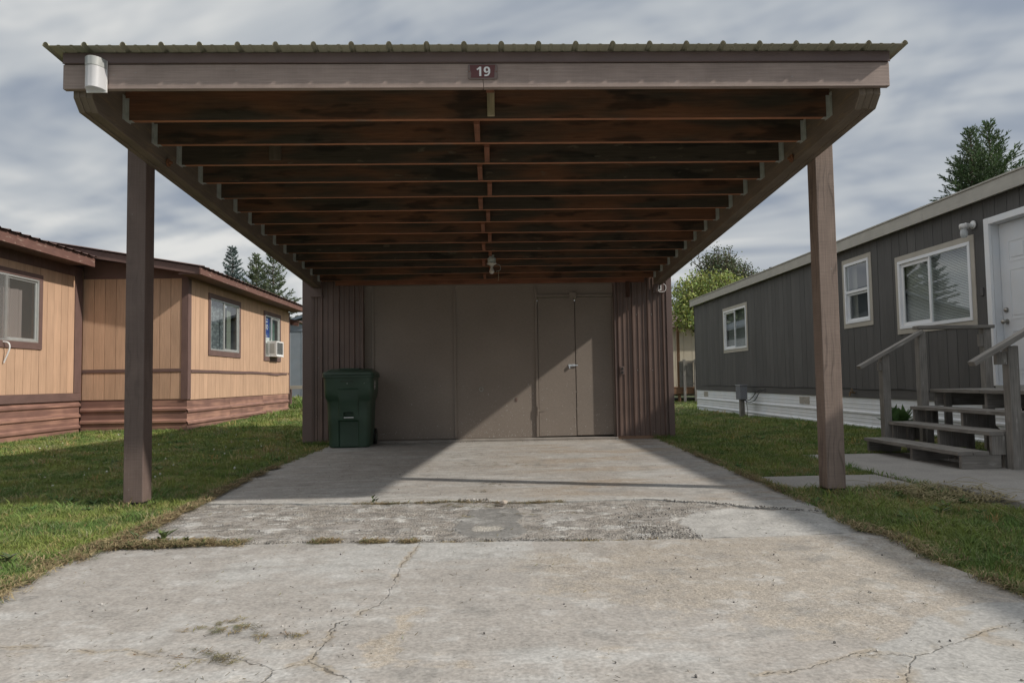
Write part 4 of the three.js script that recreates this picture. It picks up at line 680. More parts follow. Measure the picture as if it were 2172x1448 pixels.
  for (const [e, f, g, h] of [[0.14, 0.44, 1.46, 1.72], [0.52, 0.82, 1.46, 1.72], [0.14, 0.44, 0.78, 1.38], [0.52, 0.82, 0.78, 1.38], [0.14, 0.44, 0.14, 0.66], [0.52, 0.82, 0.14, 0.66]]) {
    const fr = [[b - f, b - e, y0 + g, y0 + g + 0.02], [b - f, b - e, y0 + h - 0.02, y0 + h], [b - f, b - f + 0.02, y0 + g + 0.02, y0 + h - 0.02], [b - e - 0.02, b - e, y0 + g + 0.02, y0 + h - 0.02]].map(q => box(X + 0.081, X + 0.0848, q[2], q[3], q[0], q[1], 1));
    fr.push(box(X + 0.079, X + 0.0848, y0 + g + 0.05, y0 + h - 0.05, b - f + 0.05, b - e - 0.05, 1)); part(dr, 'door_panel', mergeGeometries(fr), M.doorWhite);
  }
  const knob = (y, r, L) => { const g = mergeGeometries([new THREE.CylinderGeometry(r, r, 0.01, 20).rotateZ(Math.PI / 2).translate(X + 0.08, y, -(b - 0.075)), new THREE.CylinderGeometry(r * 0.4, r * 0.4, L, 12).rotateZ(Math.PI / 2).translate(X + 0.08 - L / 2, y, -(b - 0.075)), new THREE.SphereGeometry(r * 0.95, 16, 12).scale(0.75, 1, 1).translate(X + 0.08 - L, y, -(b - 0.075))]); return g; };
  const nickel = std({ color: rgb(0.38, 0.36, 0.33), roughness: 0.3, metalness: 0.9 }); part(dr, 'door_knob', knob(1.46, 0.031, 0.05), nickel); part(dr, 'deadbolt', knob(1.60, 0.029, 0.012), nickel);
  part(rightHouse, 'door_jamb', box(X - 0.001, X + 0.10, y0, y1, b, b + 0.02, 1), M.doorWhite); part(rightHouse, 'door_jamb', box(X - 0.001, X + 0.10, y0, y1, a - 0.02, a, 1), M.doorWhite); part(rightHouse, 'door_jamb', box(X - 0.001, X + 0.10, y1, y1 + 0.02, a - 0.02, b + 0.02, 2), M.doorWhite);
  part(rightHouse, 'door_trim', box(X - 0.04, X - 0.002, y0, y1 + 0.085, b + 0.004, b + 0.088, 1, 0.006), M.vinyl); part(rightHouse, 'door_trim', box(X - 0.04, X - 0.002, y0, y1 + 0.085, a - 0.088, a - 0.004, 1, 0.006), M.vinyl); part(rightHouse, 'door_trim', box(X - 0.039, X - 0.002, y1 + 0.004, y1 + 0.084, a - 0.003, b + 0.003, 2, 0.006), M.vinyl);
  part(rightHouse, 'door_sill', box(X - 0.05, X + 0.11, y0 - 0.03, y0 + 0.01, a, b, 2, 0.003), M.alu);
  part(rightHouse, 'outlet_cover', box(X - 0.03, X - 0.016, 1.80, 1.90, 8.60, 8.655, 1, 0.004), darks[2]);
  // spigot and cable along the base board
  part(rightHouse, 'spigot', mergeGeometries([new THREE.CylinderGeometry(0.014, 0.014, 0.10, 10).rotateZ(Math.PI / 2).translate(X - 0.06, 0.565, -11.85), new THREE.TorusGeometry(0.03, 0.006, 6, 14).rotateY(Math.PI / 2).translate(X - 0.07, 0.60, -11.85), new THREE.CylinderGeometry(0.012, 0.015, 0.06, 10).translate(X - 0.10, 0.54, -11.85)]), std({ color: rgb(0.25, 0.17, 0.10), roughness: 0.5, metalness: 0.6 }));
  const cable = []; for (let d = 9.0; d <= 20.9; d += 0.5) cable.push([X - 0.028, 0.625 + 0.008 * Math.sin(d * 3.7) + (d % 1.5 < 0.1 ? 0.006 : 0), d]); part(rightHouse, 'cable', tube(cable, 0.0055, 120, 5), M.black);
}
{
  const L = thing('porch_light', 'white jelly jar wall light beside the white door', 'light', [6.03, 2.70, -8.72]);
  part(L, 'mount', lathe([[0, 0], [0.055, 0], [0.05, 0.02], [0.025, 0.03], [0, 0.03]], 20).rotateZ(Math.PI / 2), M.white);
  part(L, 'arm', new THREE.CylinderGeometry(0.022, 0.026, 0.09, 14).rotateZ(Math.PI / 2 - 0.25).translate(-0.07, -0.005, 0), M.white);
  part(L, 'holder', lathe([[0, -0.03], [0.05, -0.03], [0.052, 0.015], [0.044, 0.03], [0, 0.034]], 20).translate(-0.13, -0.02, 0), M.white);
  part(L, 'lamp_glass', lathe([[0.032, -0.051], [0.04, -0.07], [0.044, -0.10], [0.04, -0.14], [0.025, -0.16], [0, -0.165]], 20).translate(-0.13, 0, 0), new THREE.MeshPhysicalMaterial({ color: rgb(0.82, 0.84, 0.86), roughness: 0.2, transmission: 0.5, thickness: 0 }));
}
// utility pedestal
{
  const P = thing('utility_pedestal', 'grey utility box on a short wooden post beside white skirting', 'utility box', [5.75, gy(5.75, 16.5), -16.5]);
  part(P, 'post', box(-0.05, 0.05, -0.15, 0.45, -0.05, 0.05, 1, 0.004), M.greyWood[1]);
  const bx = part(P, 'box', new RoundedBoxGeometry(0.17, 0.33, 0.30, 2, 0.012).translate(0, 0.59, 0), std({ map: mottle([0.24, 0.245, 0.27], 0.12, 350, 0.04, [2, 2]), roughness: 0.55 }));
  part(bx, 'lid', box(-0.095, 0.09, 0.74, 0.765, -0.16, 0.16, 0, 0.006), std({ color: rgb(0.27, 0.275, 0.30), roughness: 0.55 })); for (let k = -2; k <= 2; k++) part(bx, 'rib', box(-0.09, -0.0855, 0.45, 0.72, k * 0.05 - 0.006, k * 0.05 + 0.006, 1), bx.material);
  part(P, 'conduit', tube([[0.02, 0.44, -0.05], [0.05, 0.40, -0.2], [0.1, 0.45, -0.33], [0.2, 0.58, -0.38], [0.262, 0.66, -0.5]].map(p => p), 0.009, 24, 6), M.black);
  part(P, 'conduit', tube([[0.03, 0.44, -0.02], [0.05, 0.37, -0.25], [0.12, 0.42, -0.5], [0.2, 0.6, -0.6], [0.262, 0.67, -0.8]], 0.009, 24, 6), M.black);
  part(P, 'conduit', tube([[0.06, 0.45, -0.06], [0.075, 0.3, -0.12], [0.08, 0.1, -0.14], [0.05, -0.05, -0.08]], 0.006, 16, 5), M.black);
}
{
  const c = thing('cleanout_cap', 'small white and teal plastic pipe cap standing in the lawn', 'pipe cap', [5.74, gy(5.74, 15.9), -15.9]);
  part(c, 'pipe', lathe([[0, -0.03], [0.06, -0.03], [0.06, 0.055], [0, 0.055]], 20), std({ color: rgb(0.18, 0.42, 0.40), roughness: 0.5 })); part(c, 'cap', lathe([[0, 0.056], [0.066, 0.056], [0.066, 0.10], [0.055, 0.108], [0, 0.108]], 20), M.white);
}
// ------------------------------------------------------------------ wooden steps to the door
{
  const S = thing('porch_steps', 'weathered grey wooden steps and landing leading to the white door', 'steps');
  const gw = M.greyWood, r = mulberry(81), pick = () => gw[Math.floor(r() * 3)];
  const N = 6.38, F = 8.02, mid = 7.19;
  const steps = [[4.165, 0.156, 0.285], [4.455, 0.331, 0.285], [4.705, 0.498, 0.285]];
  for (const [x, h, w] of steps) for (const [d0, d1] of [[N, mid - 0.004], [mid + 0.004, F]]) for (let b = 0; b < 2; b++) part(S, 'tread_board', box(x + b * (w / 2 + 0.004), x + b * (w / 2 + 0.004) + w / 2 - 0.004, h - 0.036, h, d0 + (r() - 0.5) * 0.012, d1 + (r() - 0.5) * 0.004, 2, 0.004), pick());
  for (let b = 0; b < 8; b++) { const x0 = 4.945 + b * 0.137; for (const [d0, d1] of [[N, mid - 0.004], [mid + 0.004, F]]) part(S, 'deck_board', box(x0, x0 + 0.131, 0.65, 0.687, d0, d1, 2, 0.004), pick()); }
  // bearers under each tread, at both ends and in the middle
  for (const d of [N + 0.005, mid - 0.045, F - 0.045]) {
    part(S, 'bearer', box(4.195, 4.56, -0.03, 0.119, d, d + 0.038, 0, 0.003), pick());
    part(S, 'bearer', box(4.48, 4.78, 0.121, 0.294, d + 0.001, d + 0.037, 1, 0.003), pick());
    part(S, 'bearer', box(4.73, 5.00, 0.296, 0.461, d, d + 0.038, 1, 0.003), pick());
    part(S, 'bearer', box(4.985, 5.9, 0.50, 0.648, d, d + 0.038, 0, 0.003), pick());
  }
  for (const d of [N + 0.045, mid + 0.062, F - 0.09]) for (const x of [4.62, 4.84, 5.06]) part(S, 'leg', box(x, x + 0.075, -0.03, x < 4.7 ? 0.294 : x < 4.9 ? 0.46 : 0.648, d, d + 0.038, 1, 0.003), pick());
  part(S, 'brace', bar([5.05, 0.45, mid + 0.25], [5.5, 0.02, mid + 0.25], 0.036, 0.085), gw[1]);
  part(S, 'side_board', box(4.74, 5.96, -0.03, 0.15, N + 0.047, N + 0.085, 0, 0.003), gw[0]); part(S, 'side_board', box(4.82, 5.96, 0.156, 0.32, N + 0.047, N + 0.085, 0, 0.003), gw[2]); part(S, 'rim_board', box(5.95, 5.99, 0.45, 0.648, N, F, 2), gw[1]);
  // posts and handrails
  const post = (x0, d0, y0, y1, w = 0.088) => part(S, 'post', box(x0, x0 + w, y0, y1, d0, d0 + 0.088, 1, 0.005), pick());
  post(4.412, 8.024, -0.05, 1.085); post(4.845, 8.024, -0.05, 1.338); post(5.60, 8.024, -0.05, 1.362); post(4.60, 6.285, -0.05, 1.095, 0.095); post(5.30, 6.285, -0.05, 1.40);
  part(S, 'handrail', bar([4.13, 0.938, 8.005], [4.87, 1.338, 8.005], 0.085, 0.04, 0.004), gw[2]); part(S, 'handrail', box(4.83, 5.71, 1.364, 1.402, 7.99, 8.115, 0, 0.004), gw[1]);
  part(S, 'handrail', bar([4.245, 0.938, 6.262], [5.40, 1.585, 6.262], 0.088, 0.045, 0.004), gw[2]);
  part(S, 'rail_block', box(4.50, 4.598, 0.93, 1.045, 6.30, 6.34, 1, 0.003), gw[1]); part(S, 'rail_block', box(4.375, 4.41, 0.90, 1.0, 8.03, 8.07, 1, 0.003), gw[1]); part(S, 'rail_block', box(5.55, 5.598, 1.16, 1.30, 8.03, 8.07, 1, 0.003), gw[1]);
}
// ------------------------------------------------------------------ concrete paths on the right
{
  const pc = std({ map: tex(1024, 1024, (u, v) => { const m = 1 + fbm(u * 5, v * 5, 4, 5, 5, 360) * 0.2 + noise(u * 200, v * 200, 200, 200, 361) * 0.25 + noise(u * 90, v * 90, 90, 90, 362) * 0.2; return [0.37 * m, 0.35 * m, 0.328 * m]; }, { repeat: [0.7, 0.7] }), bumpMap: grit, bumpScale: 0.005, roughness: 0.95 });
  const path = structure('path', 'grey concrete path slabs from the driveway to the wooden steps', 'path');
  const flat = (pts, y1, y0 = -0.12) => { const s = new THREE.Shape(pts.map(p => new THREE.Vector2(p[0], p[1]))), g = new THREE.ExtrudeGeometry(s, { depth: y1 - y0, bevelEnabled: true, bevelSize: 0.006, bevelThickness: 0.006, bevelOffset: -0.006, bevelSegments: 1 }); g.applyMatrix4(new THREE.Matrix4().set(1, 0, 0, 0, 0, 0, 1, y0 - 0.006, 0, -1, 0, 0, 0, 0, 0, 1)); return metreUV(g, 0); };
  const wob = mulberry(90), edge = (pts) => pts.flatMap((p, i) => { const q = pts[(i + 1) % pts.length], n = Math.max(1, Math.round(Math.hypot(q[0] - p[0], q[1] - p[1]) / 0.12)), o = []; for (let k = 0; k < n; k++) o.push([mix(p[0], q[0], k / n) + (wob() - 0.5) * 0.014, mix(p[1], q[1], k / n) + (wob() - 0.5) * 0.014]); return o; });
  part(path, 'paving_slab', flat(edge([[3.36, 5.50], [5.98, 5.62], [5.98, 7.85], [3.36, 7.80]]), 0.0), pc);
  part(path, 'paving_slab', flat(edge([[3.40, 2.2], [5.98, 2.2], [5.98, 5.605], [3.40, 5.48]]), 0.026), pc);
  part(path, 'paving_slab', flat(edge([[2.235, 5.56], [3.345, 5.56], [3.345, 6.27], [2.25, 6.25]]), -0.012), pc);
}

// ------------------------------------------------------------------ house on the left: tan mobile home with brown trim
const leftHouse = thing('mobile_home', 'tan sided mobile home with dark brown trim and red-brown skirting', 'house');
{
  const A = -7.57, Bx = -5.64, DF = 13.5, DE = 20.15, DN = 5.0;
  const wn = [10.2, 12.19, 1.60, 2.645], w1 = [14.54, 16.17, 1.555, 2.60], w2 = [18.02, 19.24, 1.545, 2.58];
  const holeN = [wn], holeS = [w1, w2];
  // near wing, facing right
  wallSheet(leftHouse, { axis: 'x', at: A, s: 1, from: DN, to: DF - 0.001, y0: 0.606, y1: 3.05, holes: holeN, mat: M.backing });
  sidingWall(leftHouse, { axis: 'x', at: A, s: 1, from: DN, to: 13.24, y0: 0.752, y1: 2.865, pitch: 0.2032, mats: tans, holes: holeN });
  sidingWall(leftHouse, { axis: 'x', at: A, s: 1, from: DN, to: DF - 0.03, y0: 2.87, y1: 3.05, pitch: 0.2032, mats: [M.trimBrown], name: 'frieze_board' });
  part(leftHouse, 'corner_board', box(A + 0.001, A + 0.024, 0.752, 2.868, 13.245, 13.47, 1, 0.002), M.trimBrown);
  part(leftHouse, 'band_board', box(A + 0.001, A + 0.026, 0.61, 0.749, DN, 13.47, 2, 0.002), M.trimBrown);
  skirting(leftHouse, { axis: 'x', at: A - 0.012, s: 1, from: DN, to: 13.47, y0: -0.12, y1: 0.60, ribs: [[0.13, 0.03, 0.045], [0.33, 0.03, 0.045], [0.53, 0.03, 0.045]], mat: M.skirtRed, pieces: 3 });
  // wall facing the drive
  wallSheet(leftHouse, { axis: 'd', at: DF, from: A + 0.001, to: Bx - 0.101, y0: 0.606, y1: 3.0, mat: M.backing, t: 0.09 });
  sidingWall(leftHouse, { axis: 'd', at: DF, from: A + 0.03, to: Bx - 0.10, y0: 1.172, y1: 2.845, pitch: 0.2032, mats: tans });
  sidingWall(leftHouse, { axis: 'd', at: DF, from: A + 0.03, to: Bx - 0.10, y0: 0.612, y1: 1.108, pitch: 0.2032, mats: tans });
  part(leftHouse, 'belt_board', box(A + 0.03, Bx - 0.10, 1.110, 1.170, DF - 0.028, DF - 0.001, 0, 0.003), M.trimBrown);
  part(leftHouse, 'frieze_board', frontPrism([[A + 0.03, 2.847], [Bx + 0.02, 2.847], [Bx + 0.02, 2.99], [A + 0.03, 3.22]], DF - 0.02, DF - 0.001), M.trimBrown);
  part(leftHouse, 'corner_board', box(Bx - 0.098, Bx + 0.002, 0.60, 2.846, DF - 0.026, DF - 0.001, 1, 0.002), M.trimBrown); part(leftHouse, 'corner_board', box(Bx + 0.0035, Bx + 0.026, 0.60, 2.84, DF - 0.024, DF + 0.12, 1, 0.002), M.trimBrown);
  const darkSkirt = M.skirtRed;
  skirting(leftHouse, { axis: 'd', at: DF, from: A + 0.005, to: Bx + 0.005, y0: -0.12, y1: 0.60, ribs: [[0.20, 0.03, 0.045], [0.42, 0.03, 0.045]], mat: darkSkirt });
  // side wall of the far wing, facing right
  wallSheet(leftHouse, { axis: 'x', at: Bx, s: 1, from: DF + 0.001, to: DE, y0: 0.588, y1: 2.98, holes: holeS, t: 0.10, mat: M.backing });
  sidingWall(leftHouse, { axis: 'x', at: Bx, s: 1, from: DF + 0.124, to: DE, y0: 1.152, y1: 2.82, pitch: 0.2032, mats: tans, holes: holeS });
  sidingWall(leftHouse, { axis: 'x', at: Bx, s: 1, from: DF + 0.124, to: DE, y0: 0.59, y1: 1.10, pitch: 0.2032, mats: tans });
  { const r = mulberry(17), pts = []; for (let d = DF + 0.12; d <= DE + 0.01; d += 0.42) pts.push(d); for (let i = 0; i < pts.length - 1; i++) { const sag = d => -0.03 * Math.exp(-Math.pow((d - 18.9) / 0.5, 2)) + 0.012 * noise(d * 1.1, 4.4); part(leftHouse, 'belt_board', bar([Bx + 0.018, 1.126 + sag(pts[i]), pts[i]], [Bx + 0.018, 1.126 + sag(pts[i + 1]), pts[i + 1] - 0.001], 0.03, 0.054), M.trimBrown); } }
  part(leftHouse, 'corner_board', box(Bx + 0.001, Bx + 0.024, 0.58, 2.83, DE + 0.002, DE + 0.07, 1, 0.002), M.trimBrown);
  skirting(leftHouse, { axis: 'x', at: Bx - 0.006, s: 1, from: DF + 0.0, to: DE, y0: -0.1, y1: 0.585, ribs: [[0.16, 0.03, 0.045], [0.38, 0.03, 0.045]], mat: M.skirtRed, pieces: 3 });
  // closing walls, floors
  part(leftHouse, 'end_wall', box(A - 4, Bx - 0.1, -0.1, 2.98, DE - 0.1, DE, 0), tans[0]); part(leftHouse, 'end_wall', box(A - 4.0, A - 0.09, -0.1, 3.0, DN, DN + 0.1), tans[0]); part(leftHouse, 'rear_wall', box(A - 4.1, A - 4.0, -0.1, 3.0, DN, DE), tans[1]);
  part(leftHouse, 'floor', box(A - 3.95, A - 0.1, 0.5, 0.6, DN + 0.12, DE - 0.12), M.interior); part(leftHouse, 'floor', box(A - 0.09, Bx - 0.11, 0.5, 0.6, DF + 0.1, DE - 0.12), M.interior); part(leftHouse, 'partition', box(A - 1.0, A - 0.95, 0.6, 3.0, DN + 0.15, DE - 0.15), M.interior);
  // roofs: near wing slopes up to the left, far wing is a low gable
  const Sl = 0.172, roofProf = (d0, d1) => { const p = []; for (let d = d0; d <= d1 - 0.001; d += 0.2286) { p.push([d, 0], [d + 0.02, 0], [d + 0.04, 0.018], [d + 0.062, 0.018], [d + 0.082, 0]); } p.push([d1, 0]); return p; };
  const roofX = (xe, xr, ye, d0, d1) => metreUV(sheet(roofProf(d0, d1), (t, h, s) => { const x = s ? xr : xe; return [x, ye + (xe - x) * Sl + h, -t]; }, 0.0015), 2);
  part(leftHouse, 'roof_sheet', roofX(-7.05, -9.6, 3.175, DN - 0.3, 13.06), M.roofBrown);
  part(leftHouse, 'roof_sheet', roofX(-5.17, -7.95, 2.992, 13.03, 20.55), M.roofBrown);
  part(leftHouse, 'roof_sheet', metreUV(sheet(roofProf(13.03, 20.55), (t, h, s) => { const x = s ? -11.8 : -7.95; return [x, 3.47 + (x + 7.95) * 0.15 + h, -t]; }, 0.0015), 2), M.roofBrown);
  part(leftHouse, 'roof_sheet', metreUV(sheet(roofProf(DN - 0.3, 13.06), (t, h, s) => { const x = s ? -12.1 : -9.6; return [x, 3.613 + (x + 9.6) * 0.172 + h, -t]; }, 0.0015), 2), M.roofBrown);
  for (const [p, q] of [[DN - 0.3, 7.4], [7.402, 10.9], [10.902, 13.05]]) part(leftHouse, 'fascia_board', box(-7.125, -7.10, 3.0, 3.17, p, q, 2, 0.003), M.fasciaWorn);
  for (const [p, q] of [[13.04, 16.4], [16.402, 20.5]]) part(leftHouse, 'fascia_board', box(-5.245, -5.22, 2.852, 2.985, p, q, 2, 0.003), M.fasciaWorn);
  part(leftHouse, 'gable_fascia', frontPrism([[-5.247, 2.85], [-5.247, 2.983], [-7.93, 3.445], [-7.93, 3.30]], 13.07, 13.095), M.trimBrown);
  part(leftHouse, 'soffit', frontPrism([[-5.25, 2.885], [-5.25, 2.865], [-5.64, 2.865], [-5.64, 2.885]], 13.1, 20.45), M.trimBrown); part(leftHouse, 'soffit', frontPrism([[-7.13, 3.055], [-7.13, 3.04], [-7.56, 3.04], [-7.56, 3.055]], DN, 13.05), M.trimBrown); part(leftHouse, 'soffit', frontPrism([[-5.25, 2.89], [-7.9, 3.33], [-7.9, 3.35], [-5.25, 2.905]], 13.1, 13.48), M.trimBrown);
  part(leftHouse, 'gable_wall', frontPrism([[-5.66, 3.0], [-7.9, 3.32], [-7.9, 3.0]], DF + 0.002, DF + 0.06), M.trimBrown);
  // small rear porch roof beyond the far wing
  part(leftHouse, 'porch_roof', frontPrism([[-7.2, 2.99], [-5.45, 2.64], [-5.45, 2.60], [-7.2, 2.95]], 20.56, 22.6), M.roofBrown); part(leftHouse, 'porch_fascia', frontPrism([[-7.2, 2.945], [-5.47, 2.598], [-5.47, 2.48], [-7.2, 2.83]], 20.57, 20.595), M.fasciaWorn); part(leftHouse, 'porch_post', box(-5.78, -5.70, -0.1, 2.62, 22.4, 22.48, 1), M.trimBrown);
  // windows
  const Wl = { frame: M.alu, glass: M.glass, trimMat: M.trimBrown, fw: 0.03, trim: 0.095, trimBottom: 0.11, trimOut: 0.034, out0: -0.02, out: 0.03, mull: 0.05 };
  windowX(leftHouse, Bx, 1, w1, { ...Wl, kind: 'slide', split: 0.46, sw: 0.03 }); windowX(leftHouse, Bx, 1, w2, { ...Wl, kind: 'slide', split: 0.44, sw: 0.035 }); windowX(leftHouse, A, 1, wn, { ...Wl, glass: M.filmGlass, kind: 'slide', split: 0.6, sw: 0.03 });
  // curtains
  const curtain = (x, d0, d1, y0, y1, mat, amp, waves) => { const p = []; const n = Math.round(waves * 10); for (let i = 0; i <= n; i++) { const d = mix(d0, d1, i / n); p.push([d, amp * Math.sin(i / n * waves * Math.PI * 2) + amp * 0.5 * Math.sin(i / n * waves * 3.1)]); } return metreUV(sheet(p, (t, h, s) => [x + h, s ? y1 : y0, -t], 0.001), 1); };
  const lace = std({ map: tex(256, 256, (u, v) => { const k = Math.sin(u * Math.PI * 48) * Math.sin(v * Math.PI * 48 + (Math.floor(u * 24) % 2) * 1.5); const c = k > 0.35 ? [0.34, 0.22, 0.24] : [0.50, 0.46, 0.45]; return c; }, { repeat: [1.5, 1.5] }), roughness: 1 });
  const greyCloth = std({ map: tex(256, 256, (u, v) => { const k = fbm(u * 14, v * 14, 4, 14, 14, 370); const t = sst(-0.1, 0.25, k); return [mix(0.10, 0.22, t), mix(0.115, 0.25, t), mix(0.125, 0.265, t)]; }, { repeat: [1.2, 1.2] }), roughness: 1 });
  part(leftHouse, 'curtain', curtain(A - 0.09, 10.25, 11.93, 1.6, 2.45, lace, 0.02, 9), lace);
  part(leftHouse, 'curtain', curtain(Bx - 0.10, 14.55, 15.55, 1.5, 2.62, greyCloth, 0.018, 6), greyCloth); part(leftHouse, 'curtain', curtain(Bx - 0.10, 15.75, 16.0, 1.5, 2.62, M.darkBeige, 0.012, 2), std({ color: rgb(0.22, 0.24, 0.20), roughness: 1 }));
  part(leftHouse, 'curtain', curtain(Bx - 0.10, 18.55, 19.2, 1.9, 2.58, greyCloth, 0.01, 3), std({ color: rgb(0.10, 0.18, 0.14), roughness: 1 }));
  part(leftHouse, 'window_bracket', tube([[A + 0.03, 1.575, 11.32], [A + 0.10, 1.56, 11.33], [A + 0.12, 1.50, 11.34], [A + 0.035, 1.25, 11.34]].map(p => p), 0.012, 20, 6), M.white);
  // plastic film flap hanging in front of the near window
  part(leftHouse, 'plastic_film', metreUV(sheet([[10.2, 0.0], [10.6, 0.012], [10.95, 0.0], [11.2, 0.014], [11.42, 0.004]], (t, h, s) => [A + 0.045 + h * (s ? 0.3 : 1), s ? 2.62 : 1.62 + 0.02 * Math.sin(t * 9), -t], 0.0006), 1), new THREE.MeshPhysicalMaterial({ color: rgb(0.9, 0.9, 0.9), roughness: 0.2, transmission: 0.95, thickness: 0, ior: 1.4 }));
}
// sale notice in the far window
{
  const cv = document.createElement('canvas'); cv.width = 256; cv.height = 512; const c = cv.getContext('2d');
  c.fillStyle = '#123f9e'; c.fillRect(0, 0, 256, 512); c.fillStyle = '#f2f2f4'; c.fillRect(0, 400, 256, 112); c.font = 'italic bold 110px sans-serif'; c.fillText('W7', 20, 62); c.fillRect(20, 84, 150, 26);
  c.font = 'bold 150px sans-serif'; c.fillText('00', 26, 250); c.strokeStyle = '#4f79c8'; c.lineWidth = 6; c.strokeRect(60, 290, 90, 24); c.fillStyle = '#5c83cf'; c.fillRect(30, 330, 130, 10); c.fillStyle = '#f2f2f4'; c.fillRect(30, 362, 120, 16);
  const t = new THREE.CanvasTexture(cv); t.colorSpace = THREE.SRGBColorSpace;
  const s = solo('window_notice', new THREE.BoxGeometry(0.003, 0.66, 0.46), [M.white, M.white, M.white, M.white, M.white, M.white], 'blue and white notice behind the glass of the far window', 'notice', [-5.668, 2.22, -18.30]);
  const g = new THREE.PlaneGeometry(0.46, 0.66).rotateY(Math.PI / 2); const pr = new THREE.Mesh(g, std({ map: t, roughness: 0.6 })); pr.name = 'print'; pr.position.x = 0.0022; s.add(pr); s.material = M.white;
}
// window air conditioner
{
  const a = thing('air_conditioner', 'white window air conditioner projecting from the tan wall', 'air conditioner', [-5.64, 1.57, -18.64]);
  part(a, 'case', box(-0.25, 0.20, 0.0, 0.37, -0.30, 0.30, 0, 0.01), std({ map: mottle([0.62, 0.60, 0.57], 0.12, 380, 0.03, [1, 1]), roughness: 0.5 }));
  const fr = [[-0.30, 0.30, 0.335, 0.37], [-0.30, 0.30, 0.0, 0.035], [-0.30, -0.265, 0.035, 0.335], [0.265, 0.30, 0.035, 0.335]].map(q => box(0.201, 0.212, q[2], q[3], q[0], q[1], 1)); part(a, 'front_frame', mergeGeometries(fr), M.white);
  const gl = []; for (let k = 0; k < 16; k++) gl.push(box(0.201, 0.206, 0.04 + k * 0.0185, 0.046 + k * 0.0185, -0.26, 0.26, 2)); part(a, 'coil_grille', mergeGeometries(gl), M.alu); part(a, 'coil', box(0.2002, 0.2008, 0.036, 0.334, -0.262, 0.262), M.black);
  part(a, 'side_louvre', box(0.04, 0.16, 0.06, 0.31, -0.3025, -0.3005), std({ color: rgb(0.36, 0.34, 0.31), roughness: 0.7 }));
  part(a, 'drip_tray', box(-0.02, 0.22, -0.022, -0.001, -0.31, 0.31, 2, 0.004), M.white);
}
// low rail and post beyond the left house
{
  const f = thing('low_fence', 'short brown post with a pale rail beyond the tan house', 'fence', [0, 0, 0]);
  part(f, 'post', box(-5.92, -5.78, 0.0, 0.76, 20.9, 21.04, 1, 0.005), M.trimBrown); part(f, 'rail', box(-5.90, -2.3, 0.70, 0.80, 20.86, 20.898, 0, 0.004), M.beigeTrim); part(f, 'post', box(-2.5, -2.38, 0.0, 0.76, 20.9, 21.02, 1, 0.005), M.trimBrown);
}
// ------------------------------------------------------------------ buildings behind
{
  const b = thing('metal_building', 'blue-grey metal building with low gable behind the left house', 'building', [0, 0, 0]);
  const gm = std({ map: mottle([0.235, 0.262, 0.295], 0.14, 390, 0.03), roughness: 0.55 }), prof = []; for (let x = -9.4; x < 1.0; x += 0.5) prof.push([x, 0], [x + 0.03, 0], [x + 0.04, 0.012], [x + 0.07, 0.012], [x + 0.08, 0]); prof.push([1.0, 0]);
  part(b, 'wall', metreUV(sheet(prof, (t, h, s) => [t, s ? 3.02 + 0.0 * t : 0.0, -(30 - h)], 0.002), 1), gm);
  part(b, 'gable', frontPrism([[-9.4, 3.03], [1.0, 3.03], [-4.2, 4.55]], 30.0, 30.06), gm); part(b, 'side_wall', box(-9.4, -9.3, 0, 3.02, 30.07, 42), gm); part(b, 'side_wall', box(0.9, 1.0, 0, 3.02, 30.07, 42), gm); part(b, 'band', box(-9.4, 1.0, 3.0, 3.05, 29.975, 29.985), std({ color: rgb(0.12, 0.14, 0.17), roughness: 0.6 }));
  const rm = std({ map: mottle([0.14, 0.17, 0.21], 0.15, 391, 0.03), roughness: 0.5 }); part(b, 'roof', frontPrism([[-9.9, 2.93], [-4.2, 4.60], [-4.2, 4.70], [-9.9, 3.03]], 29.7, 42.2), rm); part(b, 'roof', frontPrism([[1.5, 2.93], [1.5, 3.03], [-4.199, 4.70], [-4.199, 4.60]], 29.7, 42.2), rm);
}
